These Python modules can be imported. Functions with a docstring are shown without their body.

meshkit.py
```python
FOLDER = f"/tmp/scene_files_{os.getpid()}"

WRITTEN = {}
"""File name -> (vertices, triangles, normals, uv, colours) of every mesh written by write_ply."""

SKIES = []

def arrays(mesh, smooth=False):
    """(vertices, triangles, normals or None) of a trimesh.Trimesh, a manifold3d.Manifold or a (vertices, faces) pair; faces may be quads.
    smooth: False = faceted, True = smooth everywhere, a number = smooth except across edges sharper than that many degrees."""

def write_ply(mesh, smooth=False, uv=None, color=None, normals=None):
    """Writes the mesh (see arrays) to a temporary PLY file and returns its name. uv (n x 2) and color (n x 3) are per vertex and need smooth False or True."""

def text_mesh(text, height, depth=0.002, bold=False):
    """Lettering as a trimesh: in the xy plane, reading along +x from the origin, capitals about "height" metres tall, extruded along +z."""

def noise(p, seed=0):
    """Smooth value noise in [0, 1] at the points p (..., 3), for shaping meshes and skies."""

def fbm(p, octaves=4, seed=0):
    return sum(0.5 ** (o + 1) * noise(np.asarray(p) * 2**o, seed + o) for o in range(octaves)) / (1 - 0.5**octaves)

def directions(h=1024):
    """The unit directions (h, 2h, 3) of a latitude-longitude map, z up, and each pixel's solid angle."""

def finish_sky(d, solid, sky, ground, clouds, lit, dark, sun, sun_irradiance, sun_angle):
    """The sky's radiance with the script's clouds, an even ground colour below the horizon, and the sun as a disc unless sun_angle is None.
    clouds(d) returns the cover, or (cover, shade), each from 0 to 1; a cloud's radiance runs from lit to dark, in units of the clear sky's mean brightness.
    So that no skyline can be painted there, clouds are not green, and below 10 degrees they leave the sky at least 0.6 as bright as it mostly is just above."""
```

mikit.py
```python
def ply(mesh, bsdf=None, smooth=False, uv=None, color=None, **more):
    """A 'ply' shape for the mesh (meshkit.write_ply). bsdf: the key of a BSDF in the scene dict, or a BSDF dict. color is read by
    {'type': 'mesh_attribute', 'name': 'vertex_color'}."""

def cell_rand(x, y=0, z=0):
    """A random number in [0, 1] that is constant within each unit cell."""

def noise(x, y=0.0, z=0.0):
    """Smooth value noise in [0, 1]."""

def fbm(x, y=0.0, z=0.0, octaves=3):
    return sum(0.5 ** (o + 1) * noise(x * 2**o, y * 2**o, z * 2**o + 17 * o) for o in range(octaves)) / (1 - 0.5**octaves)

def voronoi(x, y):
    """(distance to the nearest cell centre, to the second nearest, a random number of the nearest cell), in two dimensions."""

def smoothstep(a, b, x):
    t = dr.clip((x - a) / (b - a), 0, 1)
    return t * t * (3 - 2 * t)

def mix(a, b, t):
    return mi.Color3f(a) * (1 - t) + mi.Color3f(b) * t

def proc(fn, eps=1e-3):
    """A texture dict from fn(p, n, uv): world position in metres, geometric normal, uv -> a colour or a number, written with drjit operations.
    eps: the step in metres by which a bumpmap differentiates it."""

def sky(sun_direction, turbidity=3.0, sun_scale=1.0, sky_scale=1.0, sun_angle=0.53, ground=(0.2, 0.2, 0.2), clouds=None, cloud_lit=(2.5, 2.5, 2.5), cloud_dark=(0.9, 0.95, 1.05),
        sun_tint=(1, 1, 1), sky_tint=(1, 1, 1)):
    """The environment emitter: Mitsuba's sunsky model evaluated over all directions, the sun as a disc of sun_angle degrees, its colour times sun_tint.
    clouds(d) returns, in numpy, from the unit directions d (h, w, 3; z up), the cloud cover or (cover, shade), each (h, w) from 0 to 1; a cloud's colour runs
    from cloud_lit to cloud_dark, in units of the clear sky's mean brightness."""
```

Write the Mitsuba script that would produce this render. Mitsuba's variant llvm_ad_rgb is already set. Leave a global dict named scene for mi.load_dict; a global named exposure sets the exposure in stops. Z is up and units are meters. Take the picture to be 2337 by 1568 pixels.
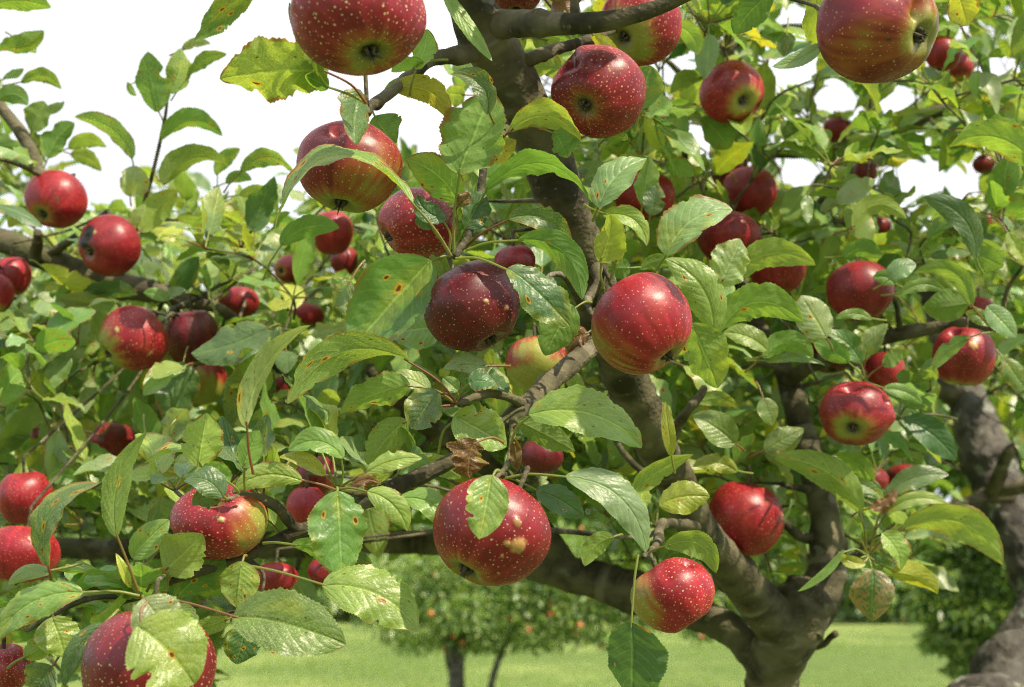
import math, random
import numpy as np, trimesh, drjit as dr, mitsuba as mi
import mikit, meshkit
from mikit import proc, noise, fbm, voronoi, cell_rand, smoothstep, mix

rng = np.random.default_rng(7)
scene, labels = {}, {}
# ------------------------------------------------------------------ camera, sky, exposure
PITCH, FOV, EYE = math.radians(9.5), 38.0, np.array([0, 0, 1.55])
FWD = np.array([0, math.cos(PITCH), math.sin(PITCH)]); UPV = np.array([0, -math.sin(PITCH), math.cos(PITCH)]); RGT = np.array([1.0, 0, 0])
FPX = 1168.5 / math.tan(math.radians(FOV / 2))
scene['camera'] = {'type': 'thinlens', 'fov': FOV, 'fov_axis': 'x', 'aperture_radius': 0.0026, 'focus_distance': 1.13, 'near_clip': 0.05, 'far_clip': 2000.0,
                   'to_world': mi.ScalarTransform4f().look_at(origin=EYE.tolist(), target=(EYE + FWD).tolist(), up=[0, 0, 1])}
SUN = np.array([0.50, -0.40, 0.77])
scene['sky'] = mikit.sky(SUN.tolist(), turbidity=3, sun_scale=1.6, sun_tint=(.97, 1.0, 1.03), ground=(0.10, 0.14, 0.05), clouds=lambda d: (0.65 + 0.5 * meshkit.fbm(d * 2.2, 4, 3), 1.5 * meshkit.fbm(d * 3.1, 4, 9) - .3),
                         cloud_lit=(5.2, 5.3, 5.4), cloud_dark=(4.0, 4.1, 4.35))
exposure = 1.65


def at(x, y, d):
    """The point that stands d metres before the eye, on the line through the photograph's point x, y (photograph scaled to 2337 x 1568)."""
    return EYE + d * (FWD + RGT * (x - 1168.5) / FPX + UPV * (784 - y) / FPX)


def pix(p):
    q = np.asarray(p) - EYE
    z = q @ FWD
    return 1168.5 + FPX * (q @ RGT) / z, 784 - FPX * (q @ UPV) / z, z


def numbered(key):
    if key not in used:
        used[key] = 0
        return key
    used[key] += 1
    return f'{key}_{used[key]:03d}'


used = {}
unit = lambda v: v / (np.linalg.norm(v, axis=-1, keepdims=True) + 1e-12)


# ------------------------------------------------------------------ materials
def leaf_colour(uv):
    i = dr.floor(uv.x)
    t = (uv.x - i - 0.06) / 0.9
    s = uv.y
    a = dr.abs(s)
    tone = dr.floor(i / 512)
    r1, r2, r3 = cell_rand(i, 1, 5), cell_rand(i, 2, 5), cell_rand(i, 3, 5)
    dark, green, bright, yellow, pale, dead = [mi.Color3f(*c) for c in ((.064, .124, .050), (.120, .206, .056), (.172, .260, .064), (.280, .305, .045), (.190, .270, .138), (.120, .055, .022))]
    c = dr.select(tone < 0.5, dark, dr.select(tone < 1.5, green, dr.select(tone < 2.5, bright, dr.select(tone < 3.5, yellow, dr.select(tone < 4.5, pale, dead)))))
    net_ = smoothstep(0.42, 0.58, fbm(t * 26 + i, s * 11, 3, 3) + 0.25 * (a - 0.35) + 0.12 * (t - 0.4))
    c = dr.select(tone > 5.5, mix((.085, .150, .042), (.30, .185, .095), net_ * smoothstep(0.06, 0.14, a)), c)
    c = c * (0.80 + 0.40 * r1)
    c = mi.Color3f(c.x * (0.80 + 0.30 * r2), c.y, c.z)
    # blotches, yellowing margin
    b = fbm(t * 4 + i * 3.1, s * 1.6 + r1 * 9, 0, 3)
    c = c * (0.78 + 0.44 * b)
    c = mix(c, mi.Color3f(.33, .36, .04), 0.30 * smoothstep(0.55, 0.75, fbm(t * 2.2 + i * 1.7, s * 1.1, 4, 2)) * smoothstep(0.3, 0.8, r3))
    # veins
    w = t - 0.30 * dr.power(a, 1.25) + 0.012 * noise(t * 9 + i, a * 5)
    f = w * 8.5 - dr.floor(w * 8.5)
    vein = smoothstep(0.10, 0.02, dr.minimum(f, 1 - f)) * smoothstep(1.0, 0.7, a)
    mid = smoothstep(0.055, 0.02, a)
    net = fbm(t * 60 + i, s * 26, 2, 2)
    c = c * (0.88 + 0.24 * net)
    c = mix(c, mi.Color3f(c) * 1.3 + mi.Color3f(.045, .05, .02), dr.maximum(0.45 * vein, 0.8 * mid))
    # pale specks
    d1, d2, k = voronoi(t * 44 + i * 7, s * 17)
    spk = smoothstep(0.30, 0.16, d1) * smoothstep(0.45, 0.8, fbm(t * 3 + i * 2.3, s * 2, 8, 2) * 0.6 + 0.55 * r2) * dr.select(k > 0.25, 1.0, 0.0)
    c = mix(c, mi.Color3f(.40, .47, .22), 0.55 * spk)
    # rust spots: yellow halo, brown heart
    e1, e2, q = voronoi(t * 3.6 + r1 * 50, s * 1.9 + r2 * 50)
    e1 = e1 + 0.16 * (fbm(t * 16, s * 8, i, 2) - 0.5)
    have = dr.select((q < 0.08 + 0.30 * r3 * r3 * r3) & (tone < 4.6), 1.0, 0.0)
    size = 0.08 + 0.14 * cell_rand(q * 977, i)
    c = mix(c, mi.Color3f(.42, .25, .02), 0.85 * have * smoothstep(size * 1.25, size * 0.8, e1))
    c = mix(c, mi.Color3f(.10, .035, .014), have * smoothstep(size * 0.62, size * 0.42, e1))
    h1, h2, hk = voronoi(t * 9 + r3 * 40, s * 4.5 + r1 * 30)
    c = mix(c, mi.Color3f(.055, .03, .015), 0.8 * smoothstep(0.16, 0.10, h1) * dr.select(hk < 0.10 * r2, 1.0, 0.0))
    # brown frayed margin on some leaves
    rim = smoothstep(0.86, 1.0, a + 0.35 * (fbm(t * 7 + i, s * 2, 1, 2) - 0.5) + 0.25 * smoothstep(.8, 1., t))
    c = mix(c, mi.Color3f(.20, .10, .03), rim * smoothstep(0.62, 0.85, r1) * 0.9)
    c = mix(c, mi.Color3f(c) * 1.3 + mi.Color3f(.03, .035, .01), smoothstep(0.93, 0.99, a) * 0.6)
    stalk = mix(mi.Color3f(.20, .24, .06), mi.Color3f(.20, .08, .05), smoothstep(0.5, 1.0, r2))
    return dr.select(t < 0.0, stalk, c), vein, mid, net, t


def leaf_top(p, n, uv):
    return leaf_colour(uv)[0]


def leaf_under(p, n, uv):
    c = leaf_colour(uv)[0]
    return mi.Color3f(c) * 0.85 + mi.Color3f(.034, .046, .022)


def leaf_through(p, n, uv):
    c = leaf_colour(uv)[0]
    return mi.Color3f(dr.minimum(1.0, c.x * 1.95), dr.minimum(1.0, c.y * 1.85), c.z * 0.7)


def leaf_relief(p, n, uv):
    i = dr.floor(uv.x)
    t = (uv.x - i - 0.06) / 0.9
    a = dr.abs(uv.y)
    w = t - 0.30 * dr.power(a, 1.25)
    f = w * 8.5 - dr.floor(w * 8.5)
    return dr.select(t < 0, 0.0, 0.32 * 4 * f * (1 - f) * smoothstep(1.0, 0.6, a) + 0.30 * noise(t * 42 + i, uv.y * 18) + 0.9 * smoothstep(0.0, 0.14, a))


scene['leaf_plain'] = {'type': 'blendbsdf', 'weight': 0.47,
    'a': {'type': 'twosided', 'top': {'type': 'principled', 'base_color': proc(leaf_top), 'roughness': 0.42, 'specular': 0.85},
          'under': {'type': 'principled', 'base_color': proc(leaf_under), 'roughness': 0.65, 'specular': 0.25}},
    'b': {'type': 'principledthin', 'base_color': proc(leaf_through), 'roughness': 0.6, 'diff_trans': 1.65}}
scene['leaf_skin'] = {'type': 'bumpmap', 'relief': proc(leaf_relief, 4e-4), 'scale': 0.00075, 'nested': scene['leaf_plain']}


def lenticels(p, n, uv):
    i = dr.floor(uv.x)
    r = cell_rand(i, 3)
    d1, d2, k = voronoi(uv.x * 54, uv.y * 30)
    size = (0.075 + 0.125 * cell_rand(k * 991, i)) * (0.6 + 0.55 * r) * (1 + 0.35 * uv.y)
    return smoothstep(size * 1.25, size * 0.6, d1) * dr.select(k > 0.2, 1.0, 0.0) * (0.22 + 0.66 * cell_rand(k * 313, i) * smoothstep(0.2, 0.6, fbm(uv.x * 9, uv.y * 5, 2, 2) + 0.30 * uv.y)) * smoothstep(0.03, 0.12, uv.y) * dr.select(i > 16.5, 0.5, 1.0)


scene['apple_skin'] = {'type': 'blendbsdf', 'weight': proc(lenticels),
    'a': {'type': 'principled', 'base_color': {'type': 'mesh_attribute', 'name': 'vertex_color'}, 'roughness': 0.41, 'specular': 0.48},
    'b': {'type': 'principled', 'base_color': {'type': 'rgb', 'value': [.55, .42, .22]}, 'roughness': 0.6, 'specular': 0.3}}
scene['far_apple_skin'] = {'type': 'principled', 'base_color': {'type': 'mesh_attribute', 'name': 'vertex_color'}, 'roughness': 0.4, 'specular': 0.5}
scene['calyx_brown'] = {'type': 'twosided', 'b': {'type': 'principled', 'base_color': proc(lambda p, n, uv: mix((.030, .024, .016), (.10, .085, .05), fbm(p.x * 700, p.y * 700, p.z * 700, 2))), 'roughness': 0.8}}


def bark(p, n, uv):                                # uv: metres round the branch, metres along it
    g = fbm(p.x * 38, p.y * 38, p.z * 38, 4)
    c = mix((.027, .025, .0135), (.124, .113, .066), smoothstep(0.25, 0.75, g))
    c = mix(c, mi.Color3f(.100, .080, .048), 0.5 * smoothstep(0.55, 0.8, fbm(uv.x * 30, uv.y * 200, 3, 3)))
    c = mix(c, mi.Color3f(.21, .19, .135), 0.55 * smoothstep(0.66, 0.74, fbm(uv.y * 34, uv.x * 5, 7, 2)) * smoothstep(0.35, 0.6, noise(p.x * 30, p.y * 30, p.z * 30)))   # old ring scars
    d1, d2, k = voronoi(uv.x * 120, uv.y * 190)    # corky dots
    c = mix(c, mi.Color3f(.16, .135, .10), 0.6 * smoothstep(0.20, 0.10, d1) * dr.select(k > 0.72, 1.0, 0.0))
    c = mix(c, mi.Color3f(.075, .080, .030), 0.55 * smoothstep(0.56, 0.72, fbm(p.x * 13 + 4, p.y * 13, p.z * 9, 3)))
    c = mix(c, mi.Color3f(.15, .155, .115), 0.7 * smoothstep(0.70, 0.76, fbm(p.x * 45, p.y * 45 + 9, p.z * 45, 3)))
    return c


def bark_relief(p, n, uv):
    return 0.9 * fbm(p.x * 300, p.y * 300, p.z * 300, 3) + 0.35 * fbm(uv.x * 30, uv.y * 210, 1, 2) + 0.5 * fbm(p.x * 40, p.y * 40, p.z * 40, 2)


scene['bark'] = {'type': 'bumpmap', 'relief': proc(bark_relief, 5e-4), 'scale': 0.0019, 'n': {'type': 'principled', 'base_color': proc(bark), 'roughness': 0.7, 'specular': 0.2}}


def old_bark(p, n, uv):
    c = mix((.032, .029, .024), (.115, .106, .090), smoothstep(0.25, 0.8, fbm(p.x * 22, p.y * 22, p.z * 16, 4)))
    c = mix(c, mi.Color3f(.20, .22, .18), 0.9 * smoothstep(0.58, 0.66, fbm(p.x * 30, p.y * 30 + 9, p.z * 30, 3)))
    return mix(c, mi.Color3f(.028, .023, .019), 0.7 * smoothstep(0.56, 0.64, fbm(p.x * 55 + 3, p.y * 55, p.z * 38, 2)))


scene['old_bark'] = {'type': 'bumpmap', 'relief': proc(lambda p, n, uv: fbm(p.x * 60, p.y * 60, p.z * 45, 4) + 0.5 * fbm(p.x * 18, p.y * 18, p.z * 14, 2), 1e-3), 'scale': 0.010, 'n': {'type': 'principled', 'base_color': proc(old_bark), 'roughness': 0.85}}


def lawn_colour(p, n, uv):
    g = fbm(p.x * 0.35, p.y * 0.16, 0, 4)
    c = mix((.078, .118, .028), (.138, .180, .050), smoothstep(0.3, 0.7, g))
    c = mix(c, mi.Color3f(.07, .12, .03), 0.5 * smoothstep(0.5, 0.75, fbm(p.x * 2.2, p.y * 1.1, 3, 3)))
    return c * (0.8 + 0.4 * noise(p.x * 14, p.y * 9))


scene['lawn_turf'] = {'type': 'bumpmap', 'relief': proc(lambda p, n, uv: fbm(p.x * 9, p.y * 9, 0, 3), 0.02), 'scale': 0.06, 'n': {'type': 'principled', 'base_color': proc(lawn_colour), 'roughness': 0.9, 'specular': 0.2}}

# ------------------------------------------------------------------ branches
TREES = ['apple_tree', 'apple_tree_001', 'apple_tree_002']
skeleton = [[], [], []]      # per tree: (point, radius)


def spline(P, k=8):
    P = np.asarray(P, float)
    Q = np.vstack([2 * P[0] - P[1], P, 2 * P[-1] - P[-2]])
    out = []
    for i in range(len(P) - 1):
        a, b, c, d = Q[i:i + 4]
        for t in np.arange(k) / k:
            out.append(0.5 * (2 * b + (c - a) * t + (2 * a - 5 * b + 4 * c - d) * t * t + (3 * b - a - 3 * c + d) * t ** 3))
    return np.array(out + [P[-1]])


def tube(P, R, sides=12, rough=0.0, seed=0, freq=60):
    P = np.asarray(P, float); R = np.broadcast_to(R, (len(P),))
    T = unit(np.gradient(P, axis=0))
    a = np.cross(T[0], [0.31, 0.9, 0.2]); A = [a / np.linalg.norm(a)]
    for t in T[1:]:
        v = A[-1] - t * (A[-1] @ t); A.append(v / np.linalg.norm(v))
    A = np.array(A); B = np.cross(T, A)
    ang = np.arange(sides + 1) * 2 * np.pi / sides
    N = np.cos(ang)[None, :, None] * A[:, None] + np.sin(ang)[None, :, None] * B[:, None]
    V = P[:, None] + R[:, None, None] * N
    if rough:
        k = meshkit.fbm(V * freq + seed * 7.3, 3, seed) - 0.5
        k[:, -1] = k[:, 0]
        V = V + N * (rough * R[:, None] * k)[..., None]
    L = np.concatenate([[0], np.cumsum(np.linalg.norm(np.diff(P, axis=0), axis=1))])
    uv = np.stack([np.broadcast_to(ang[None] * R.mean(), V.shape[:2]), np.broadcast_to(L[:, None], V.shape[:2])], -1).reshape(-1, 2)
    m, n = len(P), sides + 1
    i, j = np.meshgrid(np.arange(m - 1), np.arange(sides), indexing='ij')
    q = np.stack([i * n + j, i * n + j + 1, (i + 1) * n + j + 1, (i + 1) * n + j], -1).reshape(-1, 4)
    F = np.vstack([q[:, [0, 1, 2]], q[:, [0, 2, 3]]])
    V = V.reshape(-1, 3); c0, c1 = len(V), len(V) + 1
    V = np.vstack([V, P[:1] - T[:1] * R[0] * .4, P[-1:] + T[-1:] * R[-1] * .5]); uv = np.vstack([uv, uv[:1], uv[-1:]])
    j = np.arange(sides)
    F = np.vstack([F, np.stack([j + 1, j, j * 0 + c0], 1), np.stack([(m - 1) * n + j, (m - 1) * n + j + 1, j * 0 + c1], 1)])
    return V, F, uv


def join(parts):
    at_, V, F, U = 0, [], [], []
    for v, f, u in parts:
        V.append(v); F.append(f + at_); U.append(u); at_ += len(v)
    return np.vstack(V), np.vstack(F), np.vstack(U)


def put(key, mesh, bsdf, smooth=True, color=None, **more):
    v, f, u = mesh
    scene[key] = mikit.ply(trimesh.Trimesh(v, f, process=False), bsdf, smooth=smooth, uv=u, color=color, **more)


LIMBS = []                    # for keeping leaves off the limbs that the photograph shows bare: (x, y, half width, depth)


def branch(tree, name, pts, rough=0.35, sides=14, bsdf='bark', guard=True, k=8, knobs=0):
    """pts: x, y, depth, width of the branch in the photograph's points."""
    P = np.array([at(x, y, d) for x, y, d, w in pts]); R = np.array([w * d / FPX / 2 for x, y, d, w in pts])
    C = spline(np.hstack([P, R[:, None]]), k)
    P, R = C[:, :3], np.maximum(C[:, 3], 0.0008)
    seed = len(scene)
    g = np.random.default_rng(seed)
    for _ in range(knobs):                                # old spur scars and collars
        i = g.integers(len(P))
        R = R * (1 + g.uniform(.08, .2) * np.exp(-((np.arange(len(P)) - i) / g.uniform(.7, 1.6)) ** 2))
    if len(P) > 4:
        P = P + (meshkit.fbm(np.stack([P * 9 + s for s in (0, 40, 80)], 1), 2, seed) - .5) * (R * .5)[:, None]
    put(numbered(f'{TREES[tree]}__{name}'), tube(P, R, sides, rough, seed), bsdf)
    skeleton[tree] += [(p, r) for p, r in zip(P, R)]
    if guard and (tree != 1 or bsdf == 'old_bark'):
        for p, r in zip(P, R):
            x, y, d = pix(p); LIMBS.append((x, y, r * FPX / d, d))


GROUND = lambda p: (p[0], p[1], 0.0)
# the main tree: forked trunk right of the middle
foot = at(1762, 1700, 1.90)
branch(0, 'trunk', [(1750, 4300, 1.62, 330), (1752, 3000, 1.75, 175), (1755, 1900, 1.86, 140), (1762, 1650, 1.87, 128), (1772, 1540, 1.85, 124), (1792, 1460, 1.83, 136), (1825, 1395, 1.82, 138), (1850, 1350, 1.82, 110)], rough=.34, sides=26, knobs=5)
branch(0, 'limb', [(1800, 1450, 1.82, 112), (1745, 1388, 1.79, 106), (1668, 1305, 1.73, 88), (1588, 1195, 1.62, 90), (1530, 1080, 1.54, 90), (1470, 960, 1.45, 96), (1426, 850, 1.40, 100), (1376, 720, 1.36, 104), (1336, 590, 1.33, 108), (1284, 465, 1.30, 116), (1222, 310, 1.27, 118), (1162, 180, 1.24, 122), (1102, 70, 1.22, 120), (1065, -30, 1.2, 95), (1040, -180, 1.18, 80), (1010, -420, 1.14, 60)], rough=.16, sides=26, knobs=10, k=10)
branch(0, 'limb', [(1815, 1430, 1.82, 130), (1870, 1350, 1.83, 105), (1890, 1290, 1.84, 85), (1888, 1200, 1.86, 70), (1873, 1125, 1.88, 64), (1850, 1040, 1.90, 62), (1826, 970, 1.92, 58), (1803, 890, 1.94, 50), (1770, 810, 1.97, 44), (1725, 740, 2.0, 40), (1690, 650, 2.02, 34), (1680, 560, 2.05, 28)], rough=.32, sides=18, knobs=6)
branch(0, 'limb', [(1770, 1580, 1.85, 88), (1722, 1490, 1.86, 80), (1650, 1425, 1.88, 76), (1550, 1385, 1.9, 84), (1440, 1350, 1.92, 90), (1300, 1312, 1.96, 84), (1200, 1280, 2.0, 76), (1080, 1250, 2.03, 62), (950, 1240, 2.05, 54), (820, 1240, 2.08, 52), (650, 1248, 2.12, 50), (450, 1254, 2.18, 48), (280, 1254, 2.2, 45), (150, 1252, 2.24, 44), (20, 1256, 2.3, 38)], rough=.3, sides=16, knobs=8)
branch(0, 'branch', [(1400, 775, 1.36, 52), (1355, 790, 1.30, 46), (1280, 850, 1.24, 42), (1195, 930, 1.18, 46), (1130, 985, 1.16, 38), (1050, 1040, 1.14, 36), (960, 1085, 1.13, 36), (880, 1120, 1.12, 33), (760, 1180, 1.12, 31), (650, 1225, 1.11, 28), (560, 1272, 1.10, 24), (470, 1300, 1.09, 22), (380, 1330, 1.08, 20), (322, 1362, 1.07, 18)], rough=.4, knobs=14)
branch(0, 'branch', [(1120, 60, 1.22, 76), (1180, 58, 1.19, 62), (1250, 57, 1.16, 58), (1350, 53, 1.14, 50), (1450, 33, 1.13, 40), (1545, -2, 1.12, 34), (1640, -60, 1.1, 28), (1760, -260, 1.06, 22), (1850, -500, 1.02, 14)], rough=.3, knobs=5)
branch(0, 'branch', [(1105, 115, 1.23, 46), (1050, 125, 1.20, 40), (985, 135, 1.17, 34), (940, 170, 1.14, 27), (880, 220, 1.10, 26), (848, 240, 1.08, 24), (838, 262, 1.07, 15)], rough=.5, knobs=6)
branch(0, 'branch', [(1170, 150, 1.24, 40), (1215, 132, 1.23, 34), (1260, 112, 1.24, 28), (1300, 102, 1.25, 26), (1348, 88, 1.26, 24)], rough=.5, knobs=5)
branch(0, 'twig', [(1175, 265, 1.27, 24), (1140, 310, 1.22, 22), (1108, 345, 1.17, 24), (1102, 400, 1.15, 18), (1092, 460, 1.14, 16), (1068, 540, 1.125, 15), (1036, 586, 1.115, 20)], rough=.6, knobs=6)
branch(0, 'twig', [(1195, 925, 1.18, 30), (1165, 908, 1.16, 22), (1120, 898, 1.15, 20), (1080, 908, 1.14, 17), (1046, 922, 1.13, 15)], rough=.5, knobs=4)
branch(0, 'twig', [(1172, 950, 1.17, 24), (1168, 1010, 1.13, 14), (1158, 1060, 1.09, 13), (1130, 1092, 1.04, 10)], rough=.5)
branch(0, 'twig', [(725, 1198, 1.12, 26), (675, 1205, 1.11, 24), (640, 1165, 1.10, 22), (605, 1142, 1.09, 24), (560, 1132, 1.08, 18), (522, 1140, 1.07, 9)], rough=.6, knobs=5)
branch(0, 'twig', [(850, 1130, 1.12, 22), (810, 1125, 1.11, 14), (772, 1116, 1.09, 15)], rough=.5)
branch(0, 'twig', [(1352, 590, 1.33, 34), (1366, 640, 1.30, 30), (1352, 668, 1.28, 22), (1340, 692, 1.25, 16), (1352, 720, 1.2, 8)], rough=.7, knobs=5)
branch(0, 'twig', [(1330, 700, 1.34, 22), (1312, 668, 1.3, 16), (1290, 632, 1.28, 15), (1262, 626, 1.27, 13), (1240, 640, 1.25, 10)], rough=.5)
branch(0, 'twig', [(1525, 1030, 1.50, 28), (1545, 975, 1.48, 24), (1572, 935, 1.46, 21), (1596, 905, 1.46, 20), (1608, 882, 1.46, 17)], rough=.5, knobs=4)
branch(0, 'twig', [(1590, 1200, 1.6, 30), (1530, 1195, 1.50, 22), (1508, 1200, 1.42, 22), (1500, 1240, 1.32, 18), (1478, 1262, 1.24, 14), (1468, 1270, 1.2, 10)], rough=.7, knobs=5)
branch(0, 'twig', [(1520, 1200, 1.45, 16), (1470, 1225, 1.4, 12), (1385, 1222, 1.38, 11), (1310, 1214, 1.4, 13), (1230, 1208, 1.5, 12)], rough=.5)
branch(0, 'twig', [(1500, 1080, 1.55, 22), (1462, 1072, 1.55, 16), (1425, 1035, 1.56, 16), (1405, 1005, 1.58, 12)], rough=.4)
branch(0, 'twig', [(1850, 1470, 1.86, 40), (1880, 1470, 1.84, 17), (1895, 1455, 1.83, 16), (1908, 1446, 1.82, 17)], rough=.6)
branch(0, 'twig', [(560, 1275, 1.1, 16), (600, 1310, 1.1, 9), (590, 1370, 1.1, 7), (560, 1400, 1.09, 7)], rough=.4)
branch(0, 'branch', [(1800, 872, 1.94, 40), (1840, 842, 1.9, 36), (1900, 812, 1.86, 34), (2030, 768, 1.82, 32), (2120, 750, 1.8, 30), (2208, 738, 1.78, 28), (2280, 752, 1.74, 18)], rough=.35, knobs=6)
branch(0, 'branch', [(1300, 1310, 1.97, 60), (1190, 1150, 1.95, 52), (1110, 1060, 1.93, 50), (1040, 1010, 1.92, 50), (960, 955, 1.9, 46), (900, 900, 1.9, 36), (840, 840, 1.95, 26)], rough=.3, sides=12)
branch(0, 'branch', [(1885, 1230, 1.86, 34), (1830, 1225, 1.84, 24), (1790, 1195, 1.82, 20), (1750, 1170, 1.8, 14)], rough=.5)
branch(0, 'branch', [(1860, 1120, 1.88, 26), (1812, 1112, 1.86, 15), (1785, 1105, 1.85, 12)], rough=.5)
branch(0, 'branch', [(1745, 780, 1.98, 28), (1790, 765, 1.95, 22), (1840, 752, 1.92, 18)], rough=.5)
branch(0, 'twig', [(1925, 820, 1.86, 24), (1965, 845, 1.80, 18), (1972, 866, 1.76, 16)], rough=.5)
branch(0, 'twig', [(1890, 1290, 1.84, 22), (1940, 1275, 1.74, 14), (1978, 1265, 1.66, 15)], rough=.5)
# the tree behind it at the right edge: two leaning old trunks that meet outside the frame
branch(1, 'trunk', [(2200, 2500, 2.3, 400), (2240, 1800, 2.35, 280), (2312, 1600, 2.5, 212), (2378, 1475, 2.62, 190), (2440, 1360, 2.75, 165), (2460, 1250, 2.85, 140)], rough=.22, sides=22, bsdf='old_bark', knobs=3)
branch(1, 'limb', [(2440, 1420, 2.75, 120), (2375, 1345, 2.85, 112), (2325, 1245, 2.9, 106), (2285, 1130, 2.95, 112), (2248, 1030, 3.0, 112), (2212, 930, 3.05, 92), (2190, 850, 3.1, 70), (2150, 760, 3.2, 55), (2120, 640, 3.2, 45)], rough=.4, sides=18, bsdf='old_bark', knobs=8)
branch(1, 'branch', [(2300, 1130, 2.88, 40), (2250, 1132, 2.82, 30), (2195, 1150, 2.78, 26), (2130, 1165, 2.75, 14)], rough=.4)
branch(1, 'branch', [(2255, 1135, 2.82, 34), (2280, 1090, 2.78, 34), (2300, 1040, 2.75, 28), (2330, 1010, 2.74, 22), (2400, 960, 2.7, 18)], rough=.4)
branch(1, 'branch', [(2240, 1130, 2.85, 30), (2300, 1118, 2.8, 30), (2400, 1100, 2.75, 34)], rough=.4)
branch(1, 'limb', [(2600, 200, 2.5, 60), (2450, 210, 2.5, 46), (2330, 232, 2.5, 36), (2180, 248, 2.5, 34), (2100, 268, 2.5, 30), (2030, 300, 2.48, 24), (1950, 350, 2.45, 18)], rough=.35)
branch(1, 'branch', [(2120, 260, 2.5, 30), (2010, 330, 2.52, 32), (1935, 400, 2.55, 34), (1890, 450, 2.6, 36), (1850, 500, 2.65, 38), (1800, 580, 2.7, 40), (1770, 680, 2.75, 40)], rough=.3)
branch(1, 'branch', [(1560, 330, 2.3, 40), (1540, 265, 2.3, 36), (1580, 215, 2.32, 34), (1620, 165, 2.35, 28), (1655, 118, 2.35, 26), (1715, 80, 2.35, 22), (1790, 66, 2.33, 20), (1860, 62, 2.3, 18)], rough=.4)
branch(1, 'branch', [(1655, 118, 2.35, 24), (1664, 60, 2.3, 20), (1668, 0, 2.28, 18), (1672, -80, 2.25, 14)], rough=.4)
branch(1, 'branch', [(1950, 345, 2.45, 18), (1860, 352, 2.4, 20), (1760, 352, 2.35, 22), (1700, 362, 2.3, 20), (1640, 392, 2.28, 16), (1590, 402, 2.25, 12)], rough=.5)
branch(1, 'branch', [(1560, 320, 2.3, 40), (1600, 450, 2.4, 42), (1680, 600, 2.6, 44), (1770, 690, 2.78, 46), (1900, 800, 3.0, 50), (2190, 900, 3.05, 60)], rough=.3, guard=False)
branch(1, 'twig', [(1700, 362, 2.3, 16), (1665, 340, 2.25, 12), (1640, 300, 2.2, 9)], rough=.5)
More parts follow.
